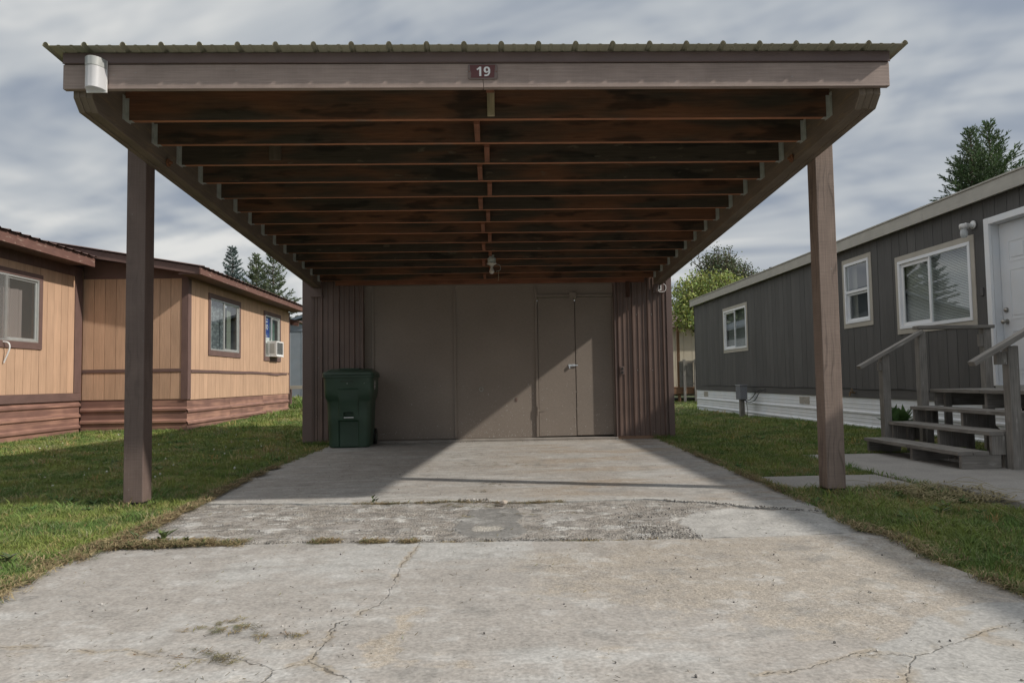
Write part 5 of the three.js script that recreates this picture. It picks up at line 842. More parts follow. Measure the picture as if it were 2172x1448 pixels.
{
  const b = thing('beige_house', 'beige sided house with a wooden deck behind the charcoal home', 'house', [0, 0, 0]);
  wallSheet(b, { axis: 'd', at: 33.5, from: 3.5, to: 14.5, y0: 0.0, y1: 3.2, mat: M.darkBeige, t: 0.1 });
  sidingWall(b, { axis: 'd', at: 33.5, from: 3.5, to: 14.5, y0: 0.3, y1: 3.2, pitch: 0.4, mats: [M.darkBeige], gap: 0.02 });
  part(b, 'rear_wall', box(3.5, 14.5, 0, 3.2, 40, 40.1), M.darkBeige); part(b, 'side_wall', box(3.5, 3.6, 0, 3.2, 33.61, 39.9), M.darkBeige); part(b, 'side_wall', box(14.4, 14.5, 0, 3.2, 33.61, 39.9), M.darkBeige);
  part(b, 'roof', sidePrism([[33.0, 3.2], [40.5, 3.2], [36.8, 4.3]], 3.1, 14.9), M.roofBrown);
  const d = thing('back_deck', 'small wooden deck with railing in front of the beige house', 'deck', [0, 0, 0]);
  const dk = std({ map: woodTex([0.20, 0.11, 0.06], { seed: 395, grain: 0.3 }), roughness: 0.85 });
  part(d, 'floor', box(7.2, 12, 0.40, 0.44, 30.6, 33.4), dk); part(d, 'rim_board', box(7.2, 12, 0.16, 0.40, 30.55, 30.6), dk); for (const x of [8.15, 8.62, 10.2, 11.8]) part(d, 'post', box(x, x + 0.1, -0.2, 1.62, 30.45, 30.545, 1), M.greyWood[0]); part(d, 'tall_post', box(7.95, 8.06, -0.2, 3.2, 30.62, 30.73, 1), dk);
  part(d, 'top_rail', box(8.0, 12, 1.50, 1.56, 30.56, 30.6), M.greyWood[2]); part(d, 'bottom_rail', box(8.0, 12, 0.56, 0.62, 30.56, 30.6), M.greyWood[2]); for (let x = 8.75; x < 11.9; x += 0.14) part(d, 'baluster', box(x, x + 0.05, 0.62, 1.5, 30.555, 30.6, 1), M.greyWood[2]);
  part(d, 'screen_panel', box(8.02, 8.60, 0.45, 1.49, 30.57, 30.595, 1), M.greyWood[0]); part(d, 'post', box(7.2, 7.3, -0.2, 0.4, 30.62, 30.7), dk);
}

// ------------------------------------------------------------------ trees
function leafGeo(list) {            // list of [pos, dir, side, length, width]: small folded leaf faces
  const P = new Float32Array(list.length * 18), N = new Float32Array(list.length * 18); let o = 0; const n = new THREE.Vector3();
  for (const [p, d, s, L, w, bend] of list) {
    n.crossVectors(s, d).normalize(); const b = bend || 0;
    const ax = p.x, ay = p.y, az = p.z, tx = p.x + d.x * L, ty = p.y + d.y * L, tz = p.z + d.z * L;
    const mx = p.x + d.x * L * 0.45 + n.x * b * L, my = p.y + d.y * L * 0.45 + n.y * b * L, mz = p.z + d.z * L * 0.45 + n.z * b * L;
    const lx = mx + s.x * w, ly = my + s.y * w, lz = mz + s.z * w, rx = mx - s.x * w, ry = my - s.y * w, rz = mz - s.z * w;
    P.set([ax, ay, az, lx, ly, lz, tx, ty, tz, ax, ay, az, tx, ty, tz, rx, ry, rz], o);
    for (let k = 0; k < 6; k++) { N[o + k * 3] = n.x; N[o + k * 3 + 1] = n.y; N[o + k * 3 + 2] = n.z; } o += 18;
  }
  const g = new THREE.BufferGeometry(); g.setAttribute('position', new THREE.BufferAttribute(P, 3)); g.setAttribute('normal', new THREE.BufferAttribute(N, 3));
  return g;
}
function withTint(g, per, fn) { const n = g.attributes.position.count, c = new Float32Array(n * 3); for (let i = 0; i < n; i += per) { const t = fn(i / per); for (let k = 0; k < per; k++) { c[(i + k) * 3] = t[0]; c[(i + k) * 3 + 1] = t[1]; c[(i + k) * 3 + 2] = t[2]; } } g.setAttribute('color', new THREE.BufferAttribute(c, 3)); return g; }
const leafMat = () => new THREE.MeshPhysicalMaterial({ vertexColors: true, roughness: 0.75, transmission: 0.25, thickness: 0, side: THREE.DoubleSide });
const bark = std({ map: mottle([0.10, 0.075, 0.055], 0.4, 400, 0.2, [2, 2]), roughness: 1 });
function limb(a, b, r0, r1, seg = 6) { const d = b.clone().sub(a), L = d.length(), g = new THREE.CylinderGeometry(r1, r0, L, seg, 1, true).toNonIndexed(); g.translate(0, L / 2, 0); g.applyQuaternion(new THREE.Quaternion().setFromUnitVectors(new THREE.Vector3(0, 1, 0), d.normalize())); g.translate(a.x, a.y, a.z); return g; }
function conifer(label, x, D, h, spread, base, seed, { dense = 1, size = 1, up = 0.25, lean = 0, fromY = 0.12, gap = 0.42, group } = {}) {
  const T = thing('conifer_tree', label, 'tree', [x, gy(x, D) - 0.05, -D], group), r = mulberry(seed), L = [], tint = [], wood = [], V = THREE.Vector3;
  for (let q = 0; q < 4; q++) wood.push(limb(new V(lean * q / 4 * h, h * q / 4, 0), new V(lean * (q + 1) / 4 * h, h * (q + 1) / 4 * 0.995, 0), 0.018 * h * (1 - q / 4) + 0.012, 0.018 * h * (1 - (q + 1) / 4) + 0.012, 8));
  for (let y = h * fromY; y < h * 0.985; y += gap * size * (0.45 + 0.55 * (1 - y / h)) * (0.8 + 0.4 * r())) {
    const t = y / h, nb = Math.round(5 + 4 * (1 - t)), a0 = r() * 6.28;
    for (let b = 0; b < nb; b++) {
      const az = a0 + b / nb * 6.283 + (r() - 0.5) * 0.7, len = spread * Math.pow(1 - t, 0.82) * (0.55 + 0.6 * r()) + 0.12, el = mix(-0.12, 0.7, Math.pow(t, 2.2)) * 1 + up * 0.4 + (r() - 0.5) * 0.25;
      const root = new V(lean * y, y, 0), dirv = new V(Math.cos(az) * Math.cos(el), Math.sin(el), Math.sin(az) * Math.cos(el));
      const tip = root.clone().addScaledVector(dirv, len); wood.push(limb(root, tip, 0.008 + len * 0.012, 0.004, 4));
      const side = new V(-Math.sin(az), 0, Math.cos(az)), shade = 0.75 + 0.5 * r(), nS = Math.max(3, Math.round(len / (0.10 * size) * dense));
      for (let s = 0; s < nS; s++) {
        const q = 0.18 + 0.82 * (s + r()) / nS, pt = root.clone().lerp(tip, q); pt.y += up * len * q * q * 0.35 - len * 0.10 * q * (1 - t);
        const tw = (1 - q * 0.55) * len * 0.33 + 0.05, sg = s % 2 ? 1 : -1, td = side.clone().multiplyScalar(sg * (0.5 + r() * 0.5)).addScaledVector(dirv, 0.5 + r() * 0.6).add(new V(0, (r() - 0.35) * 0.5, 0)).normalize();
        const nn = Math.max(2, Math.round(tw / (0.085 * size)));
        for (let k = 0; k < nn; k++) {
          const p = pt.clone().addScaledVector(td, tw * k / nn), c = shade * (0.7 + 0.6 * r());
          for (let e = 0; e < 3; e++) { const nd = td.clone().add(new V((r() - 0.5) * 1.3, (r() - 0.3) * 1.0, (r() - 0.5) * 1.3)).normalize(), sd = new V(r() - 0.5, r() - 0.5, r() - 0.5).cross(nd).normalize(); L.push([p, nd, sd, (0.11 + 0.07 * r()) * size, 0.014 * size * (1 + r()), 0]); tint.push([base[0] * c * (1 + 0.2 * (r() - 0.5)), base[1] * c, base[2] * c]); }
        }
      }
    }
  }
  part(T, 'trunk', mergeGeometries(wood.map(g => { g.deleteAttribute('uv'); return g; })), bark);
  part(T, 'crown', withTint(leafGeo(L), 6, i => tint[i]), leafMat()); return T;
}
function broadleaf(label, x, D, h, crown, base, seed, { leaf = 0.12, count = 9000, fromY = 0.3, clump = 0.45, squash = 1, rad = 0.022, group } = {}) {
  const T = thing('leafy_tree', label, 'tree', [x, gy(x, D) - 0.05, -D], group), r = mulberry(seed), V = THREE.Vector3, wood = [], tips = [];
  const grow = (a, d, len, rad, lev) => {
    const b = a.clone().addScaledVector(d, len); wood.push(limb(a, b, rad, rad * 0.68, lev < 2 ? 8 : 5)); if (lev >= 2) tips.push([b, rad]); if (lev >= 2) tips.push([a.clone().lerp(b, 0.5), rad]);
    if (lev >= 4) return; const n = lev === 0 ? 5 : 3 + (r() < 0.4 ? 1 : 0);
    for (let k = 0; k < n; k++) { const az = k / n * 6.283 + r() * 1.2, tl = lev === 0 ? 0.35 + 0.35 * r() : 0.5 + 0.4 * r(); const p = Math.abs(d.y) < 0.9 ? new V(0, 1, 0) : new V(1, 0, 0), u = new V().crossVectors(d, p).normalize(), w = new V().crossVectors(d, u); const nd = d.clone().multiplyScalar(Math.cos(tl)).addScaledVector(u, Math.sin(tl) * Math.cos(az)).addScaledVector(w, Math.sin(tl) * Math.sin(az)); nd.y += 0.12; grow(b, nd.normalize(), len * (0.62 + 0.2 * r()), rad * 0.62, lev + 1); }
    if (lev < 2) grow(b, d.clone().add(new V((r() - 0.5) * 0.3, 0.1, (r() - 0.5) * 0.3)).normalize(), len * 0.75, rad * 0.7, lev + 1);
  };
  grow(new V(0, 0, 0), new V((r() - 0.5) * 0.1, 1, (r() - 0.5) * 0.1).normalize(), h * fromY, h * rad, 0);
  // fit the skeleton into the crown's box
  const bb = new THREE.Box3().setFromPoints(tips.map(t => t[0])), sx = crown * 2 / Math.max(bb.max.x - bb.min.x, bb.max.z - bb.min.z), sy = (h - clump) / bb.max.y;
  for (const g of wood) { g.scale(sx, sy, sx); g.deleteAttribute('uv'); } for (const t of tips) t[0].multiply(new V(sx, sy, sx));
  const L = [], tint = [], per = Math.ceil(count / tips.length);
  for (const [c] of tips) {
    const cl = clump * (0.6 + 0.7 * r()), sh = 0.75 + 0.5 * r(), n = Math.round(per * (0.4 + 1.2 * r()));
    for (let k = 0; k < n; k++) {
      const u = r() * 2 - 1, a = r() * 6.283, q = Math.sqrt(1 - u * u), R = cl * Math.pow(r(), 0.45), p = new V(c.x + R * q * Math.cos(a), c.y + R * u * 0.75 * squash, c.z + R * q * Math.sin(a));
      const d = new V(r() - 0.5, (r() - 0.6) * 0.8, r() - 0.5).normalize(), s = new V(r() - 0.5, (r() - 0.5) * 0.5, r() - 0.5).cross(d).normalize(), cc = sh * (0.7 + 0.6 * r()), ye = r();
      L.push([p, d, s, leaf * (0.7 + 0.6 * r()), leaf * 0.3 * (0.8 + 0.5 * r()), 0.08]); tint.push([base[0] * cc * (0.85 + 0.4 * ye), base[1] * cc, base[2] * cc * (1.1 - 0.3 * ye)]);
    }
  }
  part(T, 'trunk', mergeGeometries(wood), bark); part(T, 'crown', withTint(leafGeo(L), 6, i => tint[i]), leafMat()); return T;
}
conifer('blue-grey spruce above the tan house roof, the bluest of three', -16.04, 45, 9.25, 2.5, [0.125, 0.175, 0.165], 501, { size: 1.1, dense: 1.9 });
conifer('dark green fir between the blue spruce and the open-branched fir', -14.9, 46, 9.0, 2.7, [0.115, 0.155, 0.065], 502, { size: 1.2, dense: 1.7, up: 0.4, gap: 0.42 });
conifer('open-branched fir beside the shed corner, behind the tan house', -12.95, 43, 8.45, 3.2, [0.105, 0.140, 0.065], 503, { size: 1.2, dense: 1.3, up: 0.45, gap: 0.5 });
conifer('tall green fir with pointed top over the charcoal roof', 17.32, 25, 9.95, 3.0, [0.085, 0.140, 0.055], 504, { size: 0.85, dense: 1.2, up: 0.35, gap: 0.42, fromY: 0.45 });
conifer('taller green fir with side boughs reaching out over the charcoal roof', 18.45, 25.6, 10.3, 4.0, [0.088, 0.145, 0.052], 505, { size: 0.9, dense: 1.1, up: 0.75, gap: 0.5, fromY: 0.45 });
broadleaf('dark round-crowned tree above the far end of the charcoal roof', 14.95, 45, 9.7, 2.5, [0.095, 0.130, 0.055], 511, { leaf: 0.14, count: 7000, fromY: 0.26, clump: 0.42 });
broadleaf('dark tree peeping low over the charcoal roof beside the round one', 17.2, 47, 7.6, 2.2, [0.055, 0.078, 0.034], 512, { leaf: 0.18, count: 8000, fromY: 0.26, clump: 0.55 });
broadleaf('small light green tree in front of the beige house', 8.75, 29.3, 6.0, 2.0, [0.27, 0.34, 0.09], 513, { leaf: 0.12, count: 9500, fromY: 0.14, clump: 0.40, rad: 0.011 });
broadleaf('treetop just showing over the middle of the charcoal roof', 26.0, 60, 11.2, 2.0, [0.05, 0.075, 0.035], 514, { leaf: 0.24, count: 5000, fromY: 0.26, clump: 0.7 });
broadleaf('broad green tree behind the shed, mirrored in the small windows', -3.2, 41, 6.6, 3.0, [0.075, 0.12, 0.04], 515, { leaf: 0.2, count: 9000, fromY: 0.2, clump: 0.6 });


// ------------------------------------------------------------------ grass
function tuft(seed, n, h, spreadR, width, leanMax) {
  const r = mulberry(seed), pos = [], nor = []; 
  for (let b = 0; b < n; b++) {
    const a = r() * 6.283, R = spreadR * Math.sqrt(r()), x = R * Math.cos(a), z = R * Math.sin(a), f = r() * 6.283, hh = h * (0.55 + 0.6 * r()), w = width * (0.7 + 0.6 * r()), ln = leanMax * (0.2 + r()), la = r() * 6.283;
    const wx = Math.cos(f) * w, wz = Math.sin(f) * w, mx = x + Math.cos(la) * ln * hh * 0.35, mz = z + Math.sin(la) * ln * hh * 0.35, tx = x + Math.cos(la) * ln * hh, tz = z + Math.sin(la) * ln * hh, my = hh * 0.6, ty = hh * (1 - 0.25 * ln);
    const A = [x - wx, -0.01, z - wz], B = [x + wx, -0.01, z + wz], C = [mx + wx * 0.8, my, mz + wz * 0.8], E = [mx - wx * 0.8, my, mz - wz * 0.8], T = [tx, ty, tz];
    pos.push(...A, ...B, ...C, ...A, ...C, ...E, ...E, ...C, ...T);
    }
  const g = new THREE.BufferGeometry(); g.setAttribute('position', new THREE.Float32BufferAttribute(pos, 3)); g.computeVertexNormals(); return g;
}
const bladeMat = new THREE.MeshPhysicalMaterial({ color: rgb(1, 1, 1), roughness: 0.8, transmission: 0.22, thickness: 0, side: THREE.DoubleSide });
const onPath = (x, D) => (x > 3.34 && x < 6.05 && D > 2.1 && D < 7.84) || (x > 2.2 && x < 3.36 && D > 5.555 && D < 6.265);
const onSlab = (x, D) => D < 10.2 && x > edgeL(D) + 0.015 && x < edgeR(D) - 0.015;
const built = (x, D) => onSlab(x, D) || onPath(x, D) || (Math.abs(x + 0.03) < 2.63 && D > 10.2 && D < 13.3) || x > 6.03 && D < 21.2 || (x < -7.57 && D < 13.5) || (x < -5.64 && D >= 13.47 && D < 20.2) || D > 33;
const inView = (x, D, m) => x > -D * 0.70 - m && x < D * 0.78 + m;
const kinds = [[], [], []], gr = mulberry(601);
function lawnColor(x, D) {
  const dry = sst(-0.05, 0.45, fbm(x * 0.9, D * 0.9, 3, 0, 0, 610) + 0.1 * (gr() - 0.5)), k = gr(), near = Math.min(Math.abs(x - edgeL(D)), Math.abs(x - edgeR(D)));
  const hue = sst(-0.35, 0.35, fbm(x * 1.6 + 50, D * 1.6, 3, 0, 0, 613)), dk = 0.92 + 0.40 * k;
  let c = [mix(0.120, 0.225, hue) * dk, mix(0.205, 0.275, hue) * dk, mix(0.042, 0.060, hue) * dk];
  const straw = [0.46, 0.375, 0.19], p = 0.17 + 0.40 * dry + (D < 10.2 ? 0.45 * sst(0.16, 0.02, near) : 0);
  if (gr() < p) c = c.map((v, i) => mix(v, straw[i], 0.4 + 0.6 * gr())); return c;
}
const zones = [[2.0, 5.2, 1900, 1.0, 0], [5.2, 8, 1250, 1.05, 0], [8, 12, 640, 1.25, 1], [12, 17, 320, 1.6, 1], [17, 24, 170, 2.1, 2], [24, 33, 90, 2.8, 2]];
for (const [d0, d1, dens, sc, kind] of zones) {
  const x0 = -d1 * 0.70 - 1.2, x1 = d1 * 0.78 + 1.2, n = Math.round((x1 - x0) * (d1 - d0) * dens);
  for (let i = 0; i < n; i++) { const x = mix(x0, x1, gr()), D = mix(d0, d1, gr()); if (!inView(x, D, 1.0) || built(x, D)) continue; const s = sc * (0.75 + 0.5 * gr()) * (1 + 0.55 * fbm(x * 2.2, D * 2.2, 3, 0, 0, 611)) * (gr() < 0.02 ? 1.7 : 1); kinds[kind].push([x, gy(x, D) - 0.008, D, s, gr() * 6.283, lawnColor(x, D)]); }
}
const grassRoot = new THREE.Group(); grassRoot.name = 'grass'; grassRoot.userData = { kind: 'stuff', label: 'short mown grass blades covering the lawn', category: 'grass' }; scene.add(grassRoot);
const geos = [tuft(1, 12, 0.052, 0.030, 0.0019, 0.9), tuft(2, 12, 0.050, 0.036, 0.0026, 0.9), tuft(3, 12, 0.048, 0.04, 0.0034, 0.9)];
const mtx = new THREE.Matrix4(), quat = new THREE.Quaternion(), eul = new THREE.Euler(), colr = new THREE.Color();
function scatter(name, geo, mat, list, parent) {
  const im = new THREE.InstancedMesh(geo, mat, list.length); im.name = name; im.castShadow = im.receiveShadow = true;
  list.forEach(([x, y, D, s, a, c, tx = 0, tz = 0, sy = 1], i) => { eul.set(tx, a, tz, 'YXZ'); quat.setFromEuler(eul); mtx.compose(new THREE.Vector3(x, y, -D), quat, new THREE.Vector3(s, s * sy, s)); im.setMatrixAt(i, mtx); im.setColorAt(i, colr.setRGB(c[0], c[1], c[2])); });
  if (parent) { im.userData = { kind: 'stuff' }; parent.add(im); } else scene.add(im); return im;
}
['near_blades', 'middle_blades', 'far_blades'].forEach((n, k) => scatter(n, geos[k], bladeMat, kinds[k], grassRoot));
// longer ragged grass along walls, posts and slab edges
{
  const L = [], r = mulberry(620), add = (x, D, s, c) => L.push([x, gy(x, D) - 0.01, D, s, r() * 6.283, c]), green = () => { const k = r(); return [mix(0.11, 0.19, k), mix(0.20, 0.28, k), 0.05]; };
  for (let i = 0; i < 260; i++) add(mix(-7.5, -5.6, r()), 13.38 - 0.12 * r(), 1.3 + r(), green());
  for (let i = 0; i < 420; i++) add(-5.56 + 0.12 * r(), mix(13.4, 20.2, r()), 1.2 + 1.2 * r(), green());
  for (let i = 0; i < 420; i++) add(-7.5 + 0.12 * r(), mix(8, 13.3, r()), 1.2 + r(), green());
  for (let i = 0; i < 200; i++) add(mix(-5.9, -4.2, r()), mix(20.6, 23.5, r()), 3.5 + 4 * r(), green());
  for (let i = 0; i < 360; i++) add(5.99 - 0.1 * r(), mix(8.6, 21, r()), 1.1 + r(), green());
  for (const [px, w] of [[-2.592, 0.12], [2.536, 0.12]]) for (let i = 0; i < 60; i++) add(px + (r() - 0.5) * 2.4 * w, 5.37 + (r() - 0.5) * 2.4 * w, 1.0 + 0.9 * r(), r() < 0.3 ? [0.26, 0.21, 0.1] : green());
  for (let i = 0; i < 50; i++) add(-2.62 + r() * 0.35, 10.12 + 0.08 * r(), 1.5 + r(), green()); for (let i = 0; i < 60; i++) add(2.30 + r() * 0.35, 10.1 + 0.1 * r(), 1.4 + r(), r() < 0.3 ? [0.26, 0.21, 0.1] : green());
  for (let i = 0; i < 90; i++) add(mix(3.34, 3.40, r()), mix(5.4, 7.8, r()), 0.9 + 0.8 * r(), green());
  const im = scatter('edge_grass', geos[0], bladeMat, L); im.userData = { kind: 'stuff', label: 'longer ragged grass along walls and posts', category: 'grass' };
}
// blades spilling over the driveway's edges, and broad-leaved weeds through the lawn
{
  const L = [], r = mulberry(625);
  for (let i = 0; i < 1500; i++) { const D = mix(2.2, 9.8, Math.pow(r(), 1.2)), left = r() < 0.55, o = 0.05 * (r() + r() - 1.25), x = left ? edgeL(D) + o : edgeR(D) - o, k = r(); if (fbm(D * 1.7, left ? 2 : 9, 3) < -0.15) continue; L.push([x, -0.012, D, 0.5 + 0.75 * r(), r() * 6.283, k < 0.4 ? [0.38, 0.31, 0.16] : [mix(0.12, 0.2, r()), mix(0.19, 0.26, r()), 0.05], (r() - 0.5) * 0.5, (left ? -1 : 1) * 0.6 * r()]); }
  const im = scatter('spilling_grass', geos[0], bladeMat, L); im.userData = { kind: 'stuff', label: 'uneven grass blades spilling over the driveway edges', category: 'grass' };
  const leaves = [], V = THREE.Vector3; for (let k = 0; k < 9; k++) { const az = k / 9 * 6.283 + r(), el = 0.15 + 0.5 * r(); leaves.push([new V(0, 0.004, 0), new V(Math.cos(az) * Math.cos(el), Math.sin(el), Math.sin(az) * Math.cos(el)), new V(-Math.sin(az), 0, Math.cos(az)), 0.05 + 0.03 * r(), 0.011, 0.1]); }
  const W = []; for (let i = 0; i < 420; i++) { const D = mix(2.6, 12, Math.pow(r(), 1.2)), x = mix(-8, 6, r()); if (built(x, D) || !inView(x, D, 0.8)) continue; W.push([x, gy(x, D) + 0.012, D, 0.6 + 0.7 * r(), r() * 6.283, [mix(0.09, 0.15, r()), mix(0.18, 0.24, r()), 0.05]]); }
  const iw = scatter('lawn_weeds', leafGeo(leaves), bladeMat, W); iw.userData = { kind: 'stuff', label: 'flat broad-leaved weeds scattered through the lawn', category: 'weeds' };
}
// dry straw thatch on the driveway's edges and in its joint
const strawGeo = (() => { const r = mulberry(630), pos = []; for (let b = 0; b < 9; b++) { const a = r() * 6.283, L = 0.03 + 0.05 * r(), w = 0.0011 + 0.0007 * r(), x = (r() - 0.5) * 0.05, z = (r() - 0.5) * 0.05, y = 0.002 + 0.012 * r(), dy = (r() - 0.4) * 0.018, c = Math.cos(a), s = Math.sin(a); const A = [x - s * w, y, z + c * w], B = [x + s * w, y + 0.001, z - c * w], C = [x + c * L * 0.5 + s * w, y + dy + 0.004, z + s * L * 0.5 - c * w], E = [x + c * L * 0.5 - s * w, y + dy + 0.004, z + s * L * 0.5 + c * w], T = [x + c * L, y + dy * 0.6, z + s * L]; pos.push(...A, ...B, ...C, ...A, ...C, ...E, ...E, ...C, ...T); } const g = new THREE.BufferGeometry(); g.setAttribute('position', new THREE.Float32BufferAttribute(pos, 3)); g.computeVertexNormals(); return g; })();
const strawMat = std({ color: rgb(1, 1, 1), roughness: 0.9, side: THREE.DoubleSide });
{
  const L = [], r = mulberry(640), col = () => { const k = r(); if (k < 0.15) return [0.10, 0.13, 0.04]; if (k < 0.4) return [0.17, 0.115, 0.06]; const q = r(); return [mix(0.22, 0.42, q), mix(0.165, 0.335, q), mix(0.085, 0.185, q)]; };
  for (let i = 0; i < 5200; i++) { const D = mix(2.2, 7.5, Math.pow(r(), 1.3)); if (r() > 0.30 + 1.1 * fbm(D * 2.2, 3.3, 3)) continue; const w = 0.05 + 0.10 * sst(4.8, 3.2, D) + 0.05 * noise(D * 3, 7.7), x = edgeL(D) - w * 0.55 + w * 1.15 * (r() + r() - 1) + 0.04; L.push([x, x > edgeL(D) ? 0.003 : -0.022 + 0.02 * r(), D, 0.8 + 0.7 * r(), r() * 6.28, col()]); }
  for (let i = 0; i < 3000; i++) { const D = mix(2.2, 8.5, Math.pow(r(), 1.3)); if (r() > 0.28 + 1.1 * fbm(D * 2.5, 8.3, 3)) continue; const w = 0.07 + 0.04 * noise(D * 3, 3.7), x = edgeR(D) + w * 0.5 + w * 1.1 * (r() + r() - 1) - 0.02; L.push([x, x < edgeR(D) ? 0.003 : -0.02 + 0.015 * r(), D, 0.8 + 0.7 * r(), r() * 6.28, col()]); }
  for (let i = 0; i < 1300; i++) { const x = -2.1 + Math.pow(r(), 2.2) * 1.75; if (x > -1.5 && noise(x * 6, 2.2) < 0) continue; const w = 0.06 * sst(-0.2, -1.5, x) + 0.012; L.push([x, -0.006 + 0.012 * r() * (x < -1.5 ? 1.8 : 0.3), jA(x) + w * (r() + r() - 0.8), 0.6 + 0.6 * r(), r() * 6.28, col()]); }
  for (let i = 0; i < 160; i++) { const x = mix(-0.3, 1.0, r()); if (noise(x * 7, 9.2) < 0.05) continue; L.push([x, -0.012, jA(x) + 0.014 * (r() - 0.3), 0.5 + 0.4 * r(), r() * 6.28, col()]); }
  for (let i = 0; i < 200; i++) { const x = mix(-1.0, 0.5, r()); L.push([x, -0.008, jB(x) + 0.03 * (r() - 0.5), 0.5 + 0.5 * r(), r() * 6.28, col()]); }
  for (let i = 0; i < 130; i++) L.push([mix(2.9, 3.5, r()), -0.005 + 0.02 * r(), mix(4.7, 5.5, r()), 1 + 1.2 * r(), r() * 6.28, [0.33, 0.28, 0.15]]);
  const im = scatter('dry_straw', strawGeo, strawMat, L); im.userData = { kind: 'stuff', label: 'dry straw-coloured grass thatch along the driveway edges', category: 'dry grass' };
}
// grass clippings lying on the concrete, some in clumps
{
  const L = [], r = mulberry(650), col = () => r() < 0.55 ? [mix(0.17, 0.27, r()), mix(0.145, 0.215, r()), 0.075] : [0.10, 0.085, 0.045];
  const clump = (x, D, n, sx, sd) => { for (let i = 0; i < n; i++) L.push([x + sx * (r() + r() + r() - 1.5), 0.004, D + sd * (r() + r() + r() - 1.5), 0.35 + 0.45 * r(), r() * 6.28, col(), 0, 0, 0.25]); };
  for (const [x, D, n, sx, sd] of [[-0.22, 7.47, 26, 0.12, 0.08], [0.0, 7.4, 40, 0.35, 0.12], [0.14, 7.29, 30, 0.15, 0.08], [-0.03, 6.01, 40, 0.09, 0.10], [-0.06, 5.66, 26, 0.08, 0.06], [-0.28, 5.05, 50, 0.10, 0.06], [-0.12, 4.98, 70, 0.14, 0.05], [0.04, 5.12, 20, 0.2, 0.03], [0.21, 5.07, 26, 0.16, 0.02], [-0.85, 5.25, 26, 0.06, 0.03], [-0.17, 4.6, 18, 0.04, 0.04], [0.1, 4.68, 16, 0.1, 0.03], [0.24, 4.62, 16, 0.05, 0.03], [-0.95, 2.64, 60, 0.07, 0.06], [-0.97, 2.60, 24, 0.16, 0.08], [-0.87, 2.33, 46, 0.07, 0.04], [-0.75, 2.55, 12, 0.06, 0.03], [-0.66, 2.53, 10, 0.03, 0.02], [-1.0, 2.38, 16, 0.1, 0.04], [-0.75, 6.98, 20, 0.25, 0.1], [-0.5, 8.2, 40, 0.6, 0.4], [0.2, 8.6, 30, 0.6, 0.3], [-1.2, 7.4, 24, 0.5, 0.4], [0.6, 7.9, 24, 0.5, 0.3]]) clump(x, D, Math.round(n * 0.4), sx * 1.4, sd * 1.4);
  const im = scatter('grass_clippings', strawGeo, strawMat, L); im.userData = { kind: 'stuff', label: 'dull grass clippings in small clumps on the concrete', category: 'grass clippings' };
  const one = tuft(9, 1, 0.045, 0.001, 0.0016, 1.1); one.rotateX(Math.PI / 2); const S = []; for (let i = 0; i < 1500; i++) { const D = mix(2.0, 9.8, Math.pow(r(), 1.5)), x = mix(edgeL(D), edgeR(D) - 0.2, r()); if (x > 0.4 && r() < 0.6) continue; S.push([x, 0.006, D, 0.28 + 0.75 * r() * r(), r() * 6.28, col()]); }
  const im2 = scatter('loose_stalks', one, strawMat, S); im2.userData = { kind: 'stuff', label: 'single loose grass stalks strewn over the concrete', category: 'grass stalks' };
}
